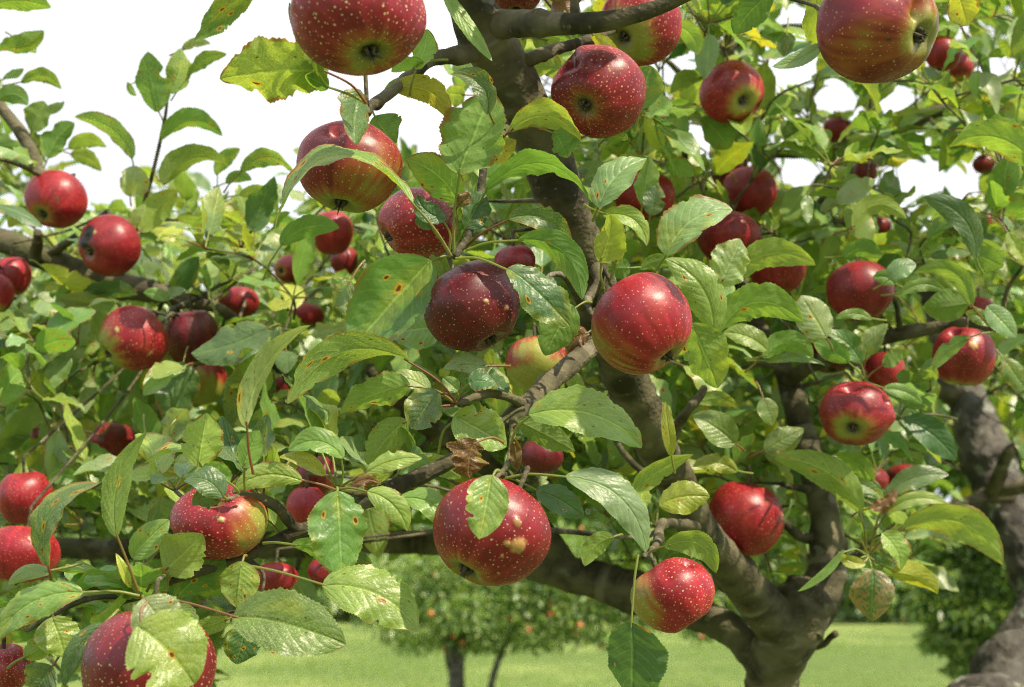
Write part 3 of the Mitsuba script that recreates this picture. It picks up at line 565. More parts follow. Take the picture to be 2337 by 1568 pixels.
# base x y, tip x y, width, bend (+ to the right of base>tip), tilt of the side that faces us (+ towards the sun), tip depth, depth, tone, stalk from x y
HERO = '''
-20 13 117 18 48 -.08 -35 .1 1.55 b
-15 120 100 69 42 .12 -45 0 1.78 g
33 88 82 122 30 -.1 -20 0 1.8 p
48 190 140 204 34 -.24 -30 .1 1.76 g 5 196
-5 228 63 241 44 -.28 -15 0 1.75 g
6 180 54 156 20 .1 -20 0 1.8 p
70 300 100 230 54 0 -30 0 1.8 g
97 254 147 231 22 .1 -10 0 1.8 p
110 362 171 281 56 -.08 -40 .1 1.8 g
87 338 72 298 32 0 -30 0 1.82 d
157 341 244 336 34 -.22 -35 0 1.85 b
160 354 231 391 36 -.15 -30 0 1.9 b
-8 322 28 328 24 -.2 -10 0 1.85 p
-8 335 66 352 30 -.1 -10 0 1.85 g
5 365 64 378 20 -.2 20 0 1.85 g
302 364 170 267 46 .15 -35 .1 1.78 g 304 378
296 449 311 378 66 0 20 0 1.8 p 300 470
362 256 337 117 74 -.06 -30 0 1.75 g 372 275
384 213 411 110 56 .1 -25 .1 1.76 g
415 115 481 100 22 -.15 -10 0 1.78 p
429 177 518 124 30 -.15 -40 0 1.76 g 390 230
367 321 508 311 46 -.28 -35 0 1.78 g 366 325
290 187 312 219 16 .1 -10 0 1.8 g 345 200
372 424 520 378 56 -.22 -45 .1 1.76 g 355 400
494 401 548 339 36 -.1 -30 0 1.85 g 500 440
548 394 673 397 40 -.26 -40 0 1.7 g 510 440
516 420 575 411 28 -.2 -30 0 1.8 g
546 446 634 487 34 -.26 -30 0 1.75 b 505 455
580 -25 443 92 62 .02 -40 -.05 .95 g
750 160 501 180 138 .02 -32 0 .98 b 836 236
750 201 660 157 62 0 -35 0 .99 g 836 236
822 205 808 328 76 .05 40 -.2 1.02 d 836 240
894 202 1026 286 60 -.24 -25 0 1.12 y 860 236
876 210 933 174 22 0 -20 0 1.14 g
855 264 905 326 84 .06 -15 0 1.14 g 845 250
1062 217 1012 214 48 0 -30 0 1.6 b
1045 397 1118 205 142 0 -28 .05 1.09 g 1036 575
1112 262 1029 170 52 .28 20 0 1.08 d
1046 464 926 364 86 .12 -25 0 1.12 b 1036 570
943 465 628 524 50 .40 66 -.05 1.03 g 1030 584
1020 498 952 444 48 -.2 25 0 1.10 d 1024 580
985 522 955 480 44 0 20 0 1.11 d
1062 522 1104 437 68 0 10 .1 1.13 d 1040 575
1048 468 1070 438 28 0 0 0 1.11 n
1105 438 1352 462 52 -.30 -58 0 1.12 g 1056 562
1010 -25 1124 140 34 .02 30 -.05 1.10 b
670 65 660 5 14 0 -20 0 1.0 d
948 158 974 66 50 .05 -30 0 1.1 b
966 144 893 164 32 .1 -30 0 1.1 b
1126 372 1178 320 52 0 -30 0 1.2 y 1108 348
1163 302 1326 322 62 -.28 -42 0 1.15 b 1112 342
1264 296 1296 360 64 0 -30 0 1.18 g 1165 300
1378 320 1433 318 32 -.15 -20 0 1.25 b 1366 335
1286 160 1209 156 58 0 -30 0 1.3 g
1200 84 1160 118 42 0 -35 0 1.3 b
1218 84 1245 112 30 0 -35 0 1.3 b
1240 90 1285 98 22 0 -30 0 1.3 b
1350 72 1412 112 34 .12 -15 0 1.24 y
1462 250 1486 150 92 -.05 -30 0 1.32 g
1536 58 1593 126 46 -.18 -25 0 1.6 b
1605 180 1530 214 40 .2 -25 0 1.75 g
1600 270 1668 338 70 0 -30 0 1.7 g
1770 -22 1676 78 76 .05 -40 .1 1.12 g
1515 350 1558 248 58 0 -25 0 1.7 b
1512 348 1472 262 40 0 -25 0 1.7 y
1518 378 1584 402 48 -.1 10 0 1.7 b
1366 474 1476 362 76 -.12 35 .1 1.18 p 1352 505
1466 470 1482 360 54 0 -25 0 1.55 b
1485 492 1500 420 50 0 20 0 1.55 d
1664 388 1620 332 32 0 0 0 1.9 y
1522 584 1672 480 96 -.16 30 0 1.27 p 1490 628
1368 598 1392 488 76 .05 -30 0 1.15 y 1378 660
1376 492 1476 562 46 -.26 20 0 1.22 b
1404 602 1422 554 22 0 -20 0 1.16 y 1390 650
1878 100 1762 152 36 -.08 15 0 1.02 p 1880 85
1862 -15 1914 155 62 .10 -30 0 1.08 y
2182 -25 2208 60 72 0 -25 0 .98 y
1797 73 1787 129 42 0 -25 0 1.6 d
2370 385 2164 338 76 .20 -25 0 1.45 b
1948 523 2070 500 46 -.36 -20 0 1.6 b
2226 592 2103 450 58 .2 25 0 1.5 d
1914 467 1998 411 50 -.05 30 0 1.65 p
2034 361 2008 290 42 0 -30 0 1.9 d
92 604 250 658 50 .15 -35 0 1.8 y
187 682 314 672 42 -.1 -40 0 1.8 d
384 686 327 668 30 .1 20 0 1.7 b 388 700
380 686 424 662 24 -.1 35 0 1.7 p 388 700
612 748 436 806 88 -.06 20 0 1.62 d 640 740
418 826 394 974 100 0 15 0 1.72 d
596 812 540 1005 108 0 15 0 1.72 d
100 786 97 867 54 0 30 0 2.0 p
94 896 63 984 50 0 30 0 2.0 p
560 976 709 742 50 -.10 -42 -.05 .97 p 578 1082
452 1066 472 942 98 .0 -15 0 1.03 b 500 1110
556 1068 592 982 54 -.05 -20 0 1.05 b 560 1120
266 1226 336 985 58 -.14 20 0 .97 g 316 1350
982 594 797 804 168 0 24 0 1.17 g 1032 588
1000 640 985 580 32 0 -10 0 1.22 g
800 640 764 700 44 0 10 0 1.1 d
1010 745 888 762 88 0 10 0 1.25 p
934 824 656 922 74 .22 -40 0 1.09 g 1040 915
936 877 776 946 72 .05 -28 0 1.11 g 1036 918
980 892 892 862 40 .1 40 0 1.13 p 1036 918
1000 892 938 978 82 0 22 0 1.09 d 1040 918
928 958 838 1066 76 .04 -20 0 1.15 g 1036 925
1036 948 1156 1020 104 0 10 0 1.10 b 1000 1035
1046 892 1010 862 36 0 10 0 1.12 g 1042 920
1068 872 1134 882 48 -.1 20 0 1.12 d 1044 920
1112 838 1012 842 40 .1 20 0 1.16 p
784 1046 658 1030 58 .24 25 0 1.08 b 776 1112
640 560 775 520 50 -.14 -25 0 1.45 g 600 640
1160 500 1302 566 62 -.22 25 .05 1.12 d 1060 568
1182 548 1328 684 64 -.24 -30 0 1.11 g 1062 572
1158 612 1302 746 92 -.02 25 0 1.07 d 1040 590
1312 700 1244 812 88 .05 25 0 1.13 b 1350 690
1206 946 1466 1022 104 -.13 25 .0 1.08 b 1168 1005
1180 960 1312 1030 62 0 -20 0 1.14 g 1170 1000
1578 738 1638 886 106 0 -15 0 1.24 b 1560 700
1628 752 1518 592 88 .16 20 0 1.25 b 1640 800
1640 652 1690 545 86 0 30 0 1.4 p 1636 690
1660 646 1862 606 66 -.22 -25 0 1.45 b 1640 690
1640 716 1672 634 52 0 25 0 1.42 p 1640 760
1636 766 1834 736 80 -.30 -25 0 1.35 b 1640 800
1750 800 1650 760 52 .1 20 0 1.45 b 1700 850
1532 1042 1518 916 30 .0 10 0 1.2 y 1540 1080
1678 1014 1580 950 72 .05 20 0 1.5 g 1700 1030
1590 918 1688 935 36 -.15 -20 0 1.55 g 1605 890
1302 846 1330 902 38 0 15 0 1.4 b
1392 800 1350 838 38 0 0 0 1.38 d
1536 606 1462 616 36 .2 -20 0 1.3 g
1440 612 1386 612 46 0 -20 0 1.32 g
1886 772 1828 674 78 .0 20 0 1.5 p 1900 800
1924 588 2012 590 44 -.2 -25 0 1.62 g
1990 730 1906 728 24 .15 15 0 1.55 b
2042 650 1992 636 38 .2 0 0 1.6 g
2032 640 2092 604 46 -.15 35 0 1.58 p
2216 702 2086 622 48 .30 -20 0 1.55 g 2270 755
2055 672 2160 668 32 -.2 10 0 1.6 g
2212 690 2106 700 78 -.05 -25 0 1.6 g 2270 750
2226 580 2290 610 60 0 -10 0 1.6 g
2300 530 2345 610 44 0 20 0 1.6 b
2258 745 2203 712 36 .1 20 0 1.6 g 2280 752
2252 698 2320 770 54 0 20 0 1.55 p 2282 756
1966 830 1882 758 50 .12 25 0 1.56 g 1972 862
1938 828 1856 782 50 .05 -10 0 1.55 g 1970 864
1974 812 2026 738 48 -.06 10 0 1.58 g 1972 860
2014 834 2068 798 36 0 10 0 1.58 g 1976 866
2014 888 2106 924 34 -.12 10 0 1.58 b 1972 868
1744 818 1856 816 54 -.30 -20 0 1.5 b
1748 826 1884 834 22 -.1 20 0 1.52 g
1742 908 1764 972 46 0 20 0 1.6 g
1744 1030 1834 978 58 0 20 0 1.6 g
2062 958 2182 1052 66 -.08 20 0 1.65 d
2290 818 2345 895 50 0 20 0 1.7 g
2212 770 2128 846 34 .1 -20 0 1.6 g 2275 760
110 1294 224 1104 58 -.24 25 0 .98 d 116 1322
300 1272 386 1186 66 0 10 0 1.05 b 316 1350
374 1302 462 1218 112 .04 -15 0 1.04 b 335 1350
398 1366 508 1262 116 .02 -22 0 1.08 g 340 1364
552 1280 540 1386 88 0 5 0 1.02 b 562 1268
298 1342 264 1262 22 0 0 0 1.02 y 318 1356
190 1352 -12 1466 78 .14 20 0 .98 g 318 1360
300 1368 190 1324 42 .1 -20 0 1.05 b 320 1362
328 1364 394 1454 116 .02 22 0 .925 p 326 1366
312 1428 443 1563 186 -.04 12 0 .875 b 338 1372
118 1408 146 1498 96 0 10 0 1.02 b 122 1370
240 1424 146 1566 46 .10 20 0 .98 d 270 1392
54 1502 114 1464 56 0 -10 0 1.04 b
120 1520 80 1580 86 0 25 0 1.02 d
398 1384 450 1438 40 -.1 -10 0 1.0 g 330 1366
562 1424 540 1516 80 0 20 0 1.04 d 520 1412
526 1412 424 1446 40 0 -15 0 1.03 b
116 1308 18 1336 34 .15 20 0 1.0 p
508 1136 418 1098 66 .2 20 0 1.02 d 520 1138
502 1146 440 1152 50 .2 -10 0 1.03 d 520 1140
524 1102 466 1058 54 0 -15 0 1.03 b 545 1125
690 1098 530 1124 58 .16 20 0 1.07 b 766 1118
492 1250 560 1212 32 -.15 -20 0 1.08 g
742 1086 636 1044 36 .12 20 0 1.08 y 768 1118
770 1120 780 1316 128 0 16 -.05 1.04 g 770 1116
838 1122 930 1212 62 -.14 18 0 1.05 b 778 1116
908 1140 1029 1226 62 -.22 22 0 1.06 b 780 1118
836 1080 964 1046 46 -.08 22 0 1.08 b 776 1114
830 1104 890 1080 26 0 -10 0 1.1 y
800 1114 868 1104 24 -.2 10 0 1.08 n 776 1116
530 1408 790 1472 146 -.04 24 -.03 1.0 g 345 1366
735 1338 956 1442 122 -.14 24 0 1.02 b 560 1290
664 1244 762 1316 42 -.2 -20 0 1.06 b 600 1240
800 1262 850 1308 44 0 -10 0 1.12 d
1122 1084 1092 1230 98 .0 14 -.1 .955 b 1140 1075
1086 1002 1072 1090 66 .1 20 0 1.06 n 1150 1010
1172 1000 1182 1076 24 0 0 0 1.09 n 1165 995
985 1066 1052 1092 44 -.1 -10 0 1.3 g
1290 1088 1474 1262 78 -.20 22 0 1.06 p 1150 1092
1222 1120 1332 1182 62 -.06 25 .05 1.10 d 1156 1088
1444 1126 1582 1038 50 -.06 -20 0 1.25 b 1440 1160
1504 1154 1620 1134 74 -.08 10 0 1.3 y 1490 1190
1682 1078 1580 1066 46 .15 10 0 1.5 y
1518 1248 1634 1308 58 -.30 -20 0 1.14 b 1480 1262
1402 1226 1334 1292 46 .15 -15 0 1.3 b 1420 1220
1440 1420 1442 1600 134 0 -35 .05 1.1 d 1456 1266
1965 1172 1768 1046 72 .16 -30 0 1.55 b 1978 1262
1992 1100 1905 1036 42 .1 -20 0 1.6 b
1928 1134 1958 1176 28 0 20 0 1.6 p
1936 1100 2016 1142 46 -.1 10 0 1.62 g
2026 1130 2166 1084 52 -.12 20 0 1.62 d 1990 1250
1982 1160 2046 1116 26 .15 20 0 1.56 n
2020 1172 2172 1158 34 -.18 20 0 1.58 b 1984 1256
2058 1208 2288 1290 82 -.24 -25 0 1.52 b 1984 1264
2160 1160 2285 1280 60 -.1 25 0 1.55 d 1990 1262
2012 1216 2056 1302 54 -.1 15 0 1.52 b 1984 1262
1976 1286 1914 1258 28 -.15 10 0 1.5 y 1980 1266
1926 1254 1820 1350 20 -.08 10 0 1.5 b 1976 1266
1962 1226 1926 1178 34 0 -10 0 1.54 g 1976 1262
1992 1298 1990 1416 104 0 10 0 1.5 s 1978 1270
2034 1306 2140 1356 56 -.12 -15 0 1.52 y 1982 1270
1950 1290 2020 1290 34 .1 -10 0 1.54 b 1980 1268
1346 762 1296 806 44 .2 10 0 1.28 n
1262 2 1306 40 56 0 0 0 1.2 n
60 470 20 520 40 0 -10 0 1.84 b
330 990 345 1060 40 0 -20 0 1.4 y
380 1000 350 1090 34 -.1 -15 0 1.4 b
'''
leaf_parts = [[], [], []]           # per tree: (size seen, mesh)
foliage = [[], [], []]


def which_tree(x, d):
    p = at(*x, d)
    best = []
    for T in range(3):
        S = np.array([q for q, r in skeleton[T]])
        best.append(np.min(np.linalg.norm(S - p, axis=1)))
    return int(np.argmin(best))


SK = [np.array([q for q, r in s]) for s in skeleton]
for line in HERO.strip().split('\n'):
    f = line.split()
    bx, by, tx, ty, W, bend, tilt, dz, d = map(float, f[:9]); tone = f[9]
    d = d + rng.normal(0, .004)
    g = np.random.default_rng(int(bx * 7 + by * 13) % 100003)
    L = math.hypot(tx - bx, ty - by)
    Lm = L * d / FPX
    B, E = at(bx, by, d), at(tx, ty, d + dz * Lm * 3)
    mx, my = (bx + tx) / 2 - (ty - by) * bend, (by + ty) / 2 + (tx - bx) * bend
    Mp = at(mx, my, d + dz * Lm * 1.0 - .03 * Lm)
    K = 2 * Mp - (B + E) / 2
    Cf = lambda t, B=B, K=K, E=E: B[None] * ((1 - t) ** 2)[:, None] + K[None] * (2 * t * (1 - t))[:, None] + E[None] * (t ** 2)[:, None]
    Td = unit(E - B)
    view = unit(EYE - (B + E) / 2)
    s = unit(np.cross(view, Td))                       # to the left of base > tip as we see it ...
    tilt = tilt + g.normal(0, 7)
    top_seen = tilt >= 0
    ph = math.radians(abs(tilt))
    Lsun = unit(SUN - view * (SUN @ view))
    sg = 1 if s @ Lsun > 0 else -1
    want = view * math.cos(ph) + (1 if top_seen else -1) * sg * s * math.sin(ph)     # the normal of the side we see
    nrm = want if top_seen else -want
    nrm = unit(nrm - Td * (nrm @ Td))
    S0 = np.cross(Td, nrm)
    Wm = W * d / FPX / max(.45, math.cos(ph)) * 1.06
    hero_big = W > 40 and d < 1.45
    pet = None
    if len(f) > 10:
        pet = at(float(f[10]), float(f[11]), d + .012)
    elif d > 0:
        pet = B - Td * .018 + FWD * .012
    dry = tone == 'n'
    mesh = leaf(Cf, S0, Wm * (1.35 if dry else 1), math.radians(40 if dry else g.uniform(8, 30)), .7 if dry else g.uniform(-.1, .38), .5 if dry else g.uniform(.06, .20), math.radians(g.normal(0, 31)), tone, g, n=56 if hero_big else 26, m=5 if hero_big else 3,
                teeth=28 if hero_big else 13, petiole=pet, bites=g.choice([0, 0, 0, 0, 1]), arch=g.uniform(0, .05) * Lm)
    dist = [np.min(np.linalg.norm(S - B, axis=1)) for S in SK]
    T = 0 if d < 1.45 else int(np.argmin(dist))
    leaf_parts[T].append((1e6 + L * W, mesh))

# ---- the mass of leaves behind: branchlets grown from the limbs towards points spread through the crown, spurs with leaves along them
COVER = ['00000000112446667779', '10000000002445677778', '20000000024577777778', '31011111245688777778', '34454445568899988889', '89999888889999999999', '99999999999999999999',
         '99999999999999999999', '99999999999999999999', '99987888878888766544', '73335764444455445422', '41122442001222113100', '42222110000000000000', '32110000000000000000']
OPEN = [(330, 130, 330, 240), (560, 300, 110, 120), (200, 420, 80, 40), (450, 250, 120, 120), (990, 270, 70, 70), (935, 205, 80, 36), (560, 60, 90, 120), (700, 260, 60, 60), (600, 250, 90, 60), (1540, 165, 34, 28), (1812, 40, 36, 26), (1812, 160, 60, 34),
        (1905, 232, 44, 26), (2035, 232, 44, 26), (1612, 318, 26, 30), (1822, 395, 40, 42), (2088, 400, 50, 30), (2200, 430, 34, 24), (2282, 150, 28, 28), (1250, 190, 12, 30), (1120, 190, 20, 20)]
GAPS = [(1050, 1440, 230, 150), (1990, 1450, 90, 80), (1500, 1500, 260, 110), (620, 1480, 90, 70), (1330, 1390, 110, 60), (2080, 1430, 120, 110), (1340, 1220, 70, 40)]
DK = np.array(DISKS); LB = np.array(LIMBS)
DKR = np.where(DK[:, 3] < 1.45, .99, np.where(DK[:, 3] < 1.95, .90, .72))


def blocked(P, pad=0.0, sky=True, least=1.2, skip=-1):
    """Would these points hide an apple or a limb that the photograph shows, or close one of its openings?"""
    for p in P:
        x, y, d = pix(p)
        if d < least and y > -60: return True
        if sky:
            for ox, oy, a, b in OPEN + GAPS:
                if ((x - ox) / a) ** 2 + ((y - oy) / b) ** 2 < 1: return True
        hid = (np.hypot(DK[:, 0] - x, DK[:, 1] - y) < DK[:, 2] * DKR + pad) & (DK[:, 3] + .06 > d)
        if skip >= 0: hid[skip] = False
        if np.any(hid): return True
        if np.any((np.hypot(LB[:, 0] - x, LB[:, 1] - y) < LB[:, 2] * .95) & (LB[:, 3] > d) & (LB[:, 2] > 16)): return True
    return False


class Grow:
    def __init__(self):
        self.P = np.array([p for s in skeleton for p, r in s]); self.R = np.array([r for s in skeleton for p, r in s])
        self.T = np.array([t for t, s in enumerate(skeleton) for _ in s])

    def nearest(self, p):
        d = np.linalg.norm(self.P - p, axis=1) + .25 * np.maximum(0, self.P[:, 2] - p[2])
        i = int(np.argmin(d)); return i, d[i]

    def add(self, P, R, T):
        self.P = np.vstack([self.P, P]); self.R = np.concatenate([self.R, R]); self.T = np.concatenate([self.T, [T] * len(P)])


grow, twigs, mid_leaves = Grow(), [[], [], []], [[], [], []]
# every apple's stalk gets its twig
limb_pts, limb_r, limb_t = grow.P.copy(), grow.R.copy(), grow.T.copy()
for ai, (tip, dep) in enumerate(APPLE_TOPS):
    dist = np.linalg.norm(limb_pts - tip, axis=1) + .25 * np.maximum(0, limb_pts[:, 2] - tip[2])
    best = np.argsort(dist)[:90:3]
    for i in best:
        q, dd = limb_pts[i], dist[i]
        P = spline([q, (q + tip) / 2 + np.array([0, .02 + .2 * dd, .08 * dd]), tip], 6)
        if not any(blocked([p], sky=False, least=.8, skip=ai) for p in P[2:-2]): break
    else:
        q, dd = limb_pts[best[0]], dist[best[0]]
        P = spline([q, (q + tip) / 2 + np.array([0, .05 + .35 * dd, .05 * dd]), tip], 6)
    if dd > .012:
        twigs[limb_t[i]].append(tube(P, np.linspace(min(.0024, limb_r[i] * .7), .0015, len(P)), 7, .3, len(P)))


def spur(o, axis, T, count, size=1.0, least=1.2, tones='gggggbbbddpgbppyb'):
    a0 = rng.uniform(0, 6.28)
    F3 = frame_from(unit(axis))
    for k in range(count):
        az = a0 + k * 2.4 + rng.normal(0, .25)
        el = rng.uniform(.15, 1.0)
        out = unit((F3[0] * math.cos(az) + F3[1] * math.sin(az)) * math.cos(el) + F3[2] * math.sin(el) + np.array([0, 0, .15]))
        L = size * rng.uniform(.034, .074); W = L * rng.uniform(.46, .64)
        pl = L * rng.uniform(.25, .5)
        b = o + out * pl + np.array([0, 0, rng.uniform(-.2, .25) * pl])
        droop = rng.uniform(.05, .75)
        d1 = unit(out + np.array([0, 0, .25]) + rng.normal(0, .2, 3)); d2 = unit(d1 * (1 - droop * .5) + np.array([0, 0, -droop]) + rng.normal(0, .15, 3))
        K = b + d1 * L * .5; E = K + d2 * L * .55
        Td = unit(E - b)
        nrm = SUN * .8 + np.array([0, 0, .35]) + rng.normal(0, .42, 3); nrm = unit(nrm - Td * (nrm @ Td))
        S0 = np.cross(Td, nrm)
        mid = (b + 2 * K + E) / 4
        if blocked([b, mid, E, mid + S0 * W * .4, mid - S0 * W * .4], least=least): continue
        x, y, d = pix(mid)
        if not (-160 < x < 2500 and -900 < y < 1700): continue
        Cf = lambda t: b[None] * ((1 - t) ** 2)[:, None] + K[None] * (2 * t * (1 - t))[:, None] + E[None] * (t ** 2)[:, None]
        near = d < 2.6
        m = leaf(Cf, S0, W, math.radians(rng.uniform(5, 42)), rng.uniform(-.15, .5), rng.uniform(.06, .26), math.radians(rng.normal(0, 34)), rng.choice(list(tones)), rng,
                 n=40 if d < 1.4 else 16 if near else 8, m=3 if d < 1.4 else 2 if near else 1, teeth=20 if d < 1.4 else 8 if near else 0, petiole=o, bites=int(rng.integers(0, 4) == 0))
        inside = 0 < x < 2337 and 0 < y < 1568
        mid_leaves[T].append(((L * W / d ** 2) if inside else 0, m))


targets = []
for r_, row in enumerate(COVER):
    for c_, ch in enumerate(row):
        k = int(ch)
        ext = [c_ * 117 - (117 if c_ == 0 else 0), c_ * 117 + (117 if c_ < 19 else 250)]
        n_t = rng.poisson(k * .92 * (1.5 if c_ in (0, 19) else 1))
        for _ in range(n_t):
            x, y = rng.uniform(*ext), rng.uniform(r_ * 112 - (80 if r_ == 0 else 0), r_ * 112 + 112)
            if r_ == 4 and c_ < 9 and y < 500: y += 45
            d = rng.uniform(1.62, 2.5) if rng.random() < .6 else rng.uniform(2.3, 3.3)
            if k >= 8 and rng.random() < .25: d = rng.uniform(3.0, 4.2)
            targets.append(at(x, y, d))
for k in range(15):            # the crown goes on above the frame and shades the top of the limb
    targets.append(at(rng.uniform(950, 1650), rng.uniform(-760, -170), rng.uniform(1.0, 1.32)))
order = np.argsort([grow.nearest(p)[1] for p in targets])
n_spurs = 0
for o_ in order:
    tgt = targets[o_]
    i, dd = grow.nearest(tgt)
    q, T = grow.P[i].copy(), int(grow.T[i])
    if dd > .95: continue
    mid = (q + tgt) / 2 + np.array([rng.normal(0, .1), rng.normal(0, .1), rng.uniform(-.02, .16)]) * dd
    k = max(3, int(dd / .03))
    P = spline([q, mid, tgt], k)
    wob = (meshkit.fbm(np.stack([P * 9 + s_ for s_ in (0, 31, 77)], 1), 2, 3) - .5) * .16 * dd * np.sin(np.linspace(0, np.pi, len(P)) * .8)[:, None]
    P = P + wob
    vis = [blocked([p]) for p in P[2:]] if pix(tgt)[1] > -120 else [0]
    if np.mean(vis) > .24: continue
    r0 = min(.0042, grow.R[i] * .75)
    R = np.linspace(r0, .0016, len(P))
    twigs[T].append(tube(P, R, 6, .35, o_))
    grow.add(P[1:], R[1:], T)
    step = max(2, int(.075 / (dd / (2 * k) + 1e-6)))
    for j in list(range(len(P) - 1, max(1, len(P) // 4), -step)):
        tan = unit(P[j] - P[j - 1])
        ax = unit(tan * (1 if j == len(P) - 1 else .3) + rng.normal(0, .45, 3) + np.array([0, -.1, .35]))
        d = pix(P[j])[2]
        spur(P[j], ax, T, int(rng.integers(5, 9)), 1.0 if d < 2.6 else 1.1)
        n_spurs += 1

for x, y, d, k in ((322, 1362, 1.10, 7), (766, 1118, 1.13, 5), (1036, 918, 1.16, 6), (560, 1135, 1.12, 6), (470, 1300, 1.12, 6), (650, 1228, 1.14, 6), (880, 1122, 1.16, 5), (1038, 586, 1.16, 5), (1108, 348, 1.2, 4),
                   (120, 1372, 1.10, 6), (60, 1440, 1.08, 6), (500, 1412, 1.10, 6), (520, 1110, 1.12, 6), (400, 1120, 1.2, 6), (190, 1460, 1.1, 5), (1350, 690, 1.3, 5), (1470, 1190, 1.4, 5), (1195, 928, 1.2, 5), (600, 1140, 1.12, 4), (960, 1085, 1.18, 5)):
    i, dd = grow.nearest(at(x, y, d))
    o = at(x, y, d)
    if dd > .015:
        P = spline([grow.P[i], (grow.P[i] + o) / 2 + [0, 0, .1 * dd], o], 6); twigs[0].append(tube(P, np.linspace(.0022, .0016, len(P)), 6, .4, 3))
    spur(o, [0, -.2, .6], 0, k, 1.0, .97)

for T in range(3):
    names = leaf_parts[T] + mid_leaves[T]
    names.sort(key=lambda x: -x[0])
    for s_, m in names[:300]:
        put(numbered(f'{TREES[T]}__leaf'), m, 'leaf_skin')
    rest = [m for s_, m in names[300:]]
    if rest:
        put(f'{TREES[T]}__foliage', join(rest), 'leaf_plain'); labels[f'{TREES[T]}__foliage'] = {'kind': 'stuff'}
    if twigs[T]:
        put(f'{TREES[T]}__twigs', join(twigs[T]), 'bark'); labels[f'{TREES[T]}__twigs'] = {'kind': 'stuff'}
labels['apple_tree'] = {'label': 'fruit laden apple tree with forked trunk and limb sloping up through the middle', 'category': 'apple tree'}
labels['apple_tree_001'] = {'label': 'old apple tree with grey leaning lichen covered trunks at the right edge', 'category': 'apple tree'}
labels['apple_tree_002'] = {'label': 'apple tree reaching in from the left edge with one long bare bough', 'category': 'apple tree'}


# ------------------------------------------------------------------ trees further off
def crown(key, clumps, count, size, tones, seed):
    """clumps: (x, y, z, rx, ry, rz); leaves spread through them, thicker near the shells."""
    g = np.random.default_rng(seed)
    vol = np.array([c[3] * c[4] * c[5] for c in clumps]) ** .67; vol /= vol.sum()
    ci = g.choice(len(clumps), count, p=vol); Cc = np.array(clumps)[ci]
    u = unit(g.normal(size=(count, 3))); r = g.uniform(.12, 1.12, count) ** .5
    O = Cc[:, :3] + u * r[:, None] * Cc[:, 3:] * (.45 + 1.1 * meshkit.fbm(u * 2.2 + ci[:, None] * 3.3, 3, seed))[:, None]
    dirs = unit(u + g.normal(0, .6, (count, 3)) - [0, 0, .25]); nr = unit(g.normal(0, .6, (count, 3)) + [0, 0, .8] + u * .3)
    S = unit(np.cross(dirs, nr)); L = size * g.uniform(.7, 1.3, count)[:, None]; W = L * .30
    bend = nr * L * .12
    V = np.stack([O, O + dirs * L * .45 + S * W + bend, O + dirs * L * .45 - S * W + bend, O + dirs * L - nr * L * .1, O + dirs * L * .5], 1)
    F = (np.arange(count)[:, None, None] * 5 + np.array([[0, 1, 4], [0, 4, 2], [1, 3, 4], [4, 3, 2]])[None]).reshape(-1, 3)
    ident = np.array([TONES[x] for x in g.choice(list(tones), count)]) * 512 + g.integers(0, 512, count)
    U = np.stack([np.stack([ident + a for a in (.10, .5, .5, .9, .5)], 1), np.broadcast_to([0, .9, -.9, 0, .2], (count, 5))], -1)
    put(key, (V.reshape(-1, 3), F, U.reshape(-1, 2)), 'leaf_plain')


def world_tube(key, P, R, bsdf='old_bark', sides=12):
    C = spline(np.hstack([np.array(P), np.array(R)[:, None]]), 6)
    put(key, tube(C[:, :3], C[:, 3], sides, .4, len(key), 8), bsdf)


def small_apple(key, c, r, col):
    s = trimesh.creation.uv_sphere(1.0, count=[10, 14])
    V = np.array(s.vertices); rr = np.hypot(V[:, 0], V[:, 1])
    V[:, 2] = V[:, 2] * .9 - np.sign(V[:, 2]) * .22 * np.exp(-(rr / .3) ** 2)
    F3 = frame_from(unit(np.random.default_rng(int(c[0] * 1e4) % 9999).normal(0, .4, 3) + [0, 0, 1]))
    k = .75 + .5 * meshkit.fbm(V * 2 + c, 2, 3)
    scene[key] = mikit.ply(trimesh.Trimesh(V @ F3 * r + c, np.array(s.faces), process=False), 'far_apple_skin', smooth=True, color=np.clip(np.array(col)[None] * k[:, None], 0, .9))


def orchard_tree(label, x, d, top, base_w, clumps, leaves, size, tones, seed, trunks, apples=0, group=None, apple_label=None):
    where = lambda p, c0: ('high in' if pix(p)[1] < 1320 else 'low in') + (' the left part of' if pix(p)[0] < 1040 else ' the right part of' if pix(p)[0] > 1240 else ' the middle of')
    """x, clumps in the photograph's points at distance d: (x, y, half width, half height)."""
    key = numbered('orchard_tree')
    labels[key] = {'label': label, 'category': 'apple tree'}
    g = np.random.default_rng(seed)
    cl = []
    for cx, cy, a, b in clumps:
        p = at(cx, cy, d + g.uniform(-.4, .4) * a * d / FPX); cl.append((*p, a * d / FPX, a * d / FPX * .9, b * d / FPX))
    crown(key + '__crown', cl, leaves, size, tones, seed)
    labels[key + '__crown'] = {'kind': 'stuff'}
    for pts in trunks:
        P, R = [], []
        for px, py, w in pts:
            p = at(px, py, d); P.append(p); R.append(w * d / FPX / 2)
        P[0] = np.array([P[0][0], P[0][1], -.05])
        world_tube(numbered(key + '__trunk'), P, R)
    for k in range(apples):
        c = cl[g.integers(len(cl))]
        u = unit(g.normal(size=3) + [0, -1.1, -.1])
        p = np.array(c[:3]) + u * np.array(c[3:]) * g.uniform(1.0, 1.2)
        ak = numbered('far_apple')
        labels[ak] = {'label': apple_label.replace(' on', ' ' + where(p, c), 1), 'category': 'apple', 'group': group}
        small_apple(ak, p, g.uniform(.026, .038), [(.50, .16, .05), (.52, .20, .07), (.45, .09, .04)][g.integers(3)])


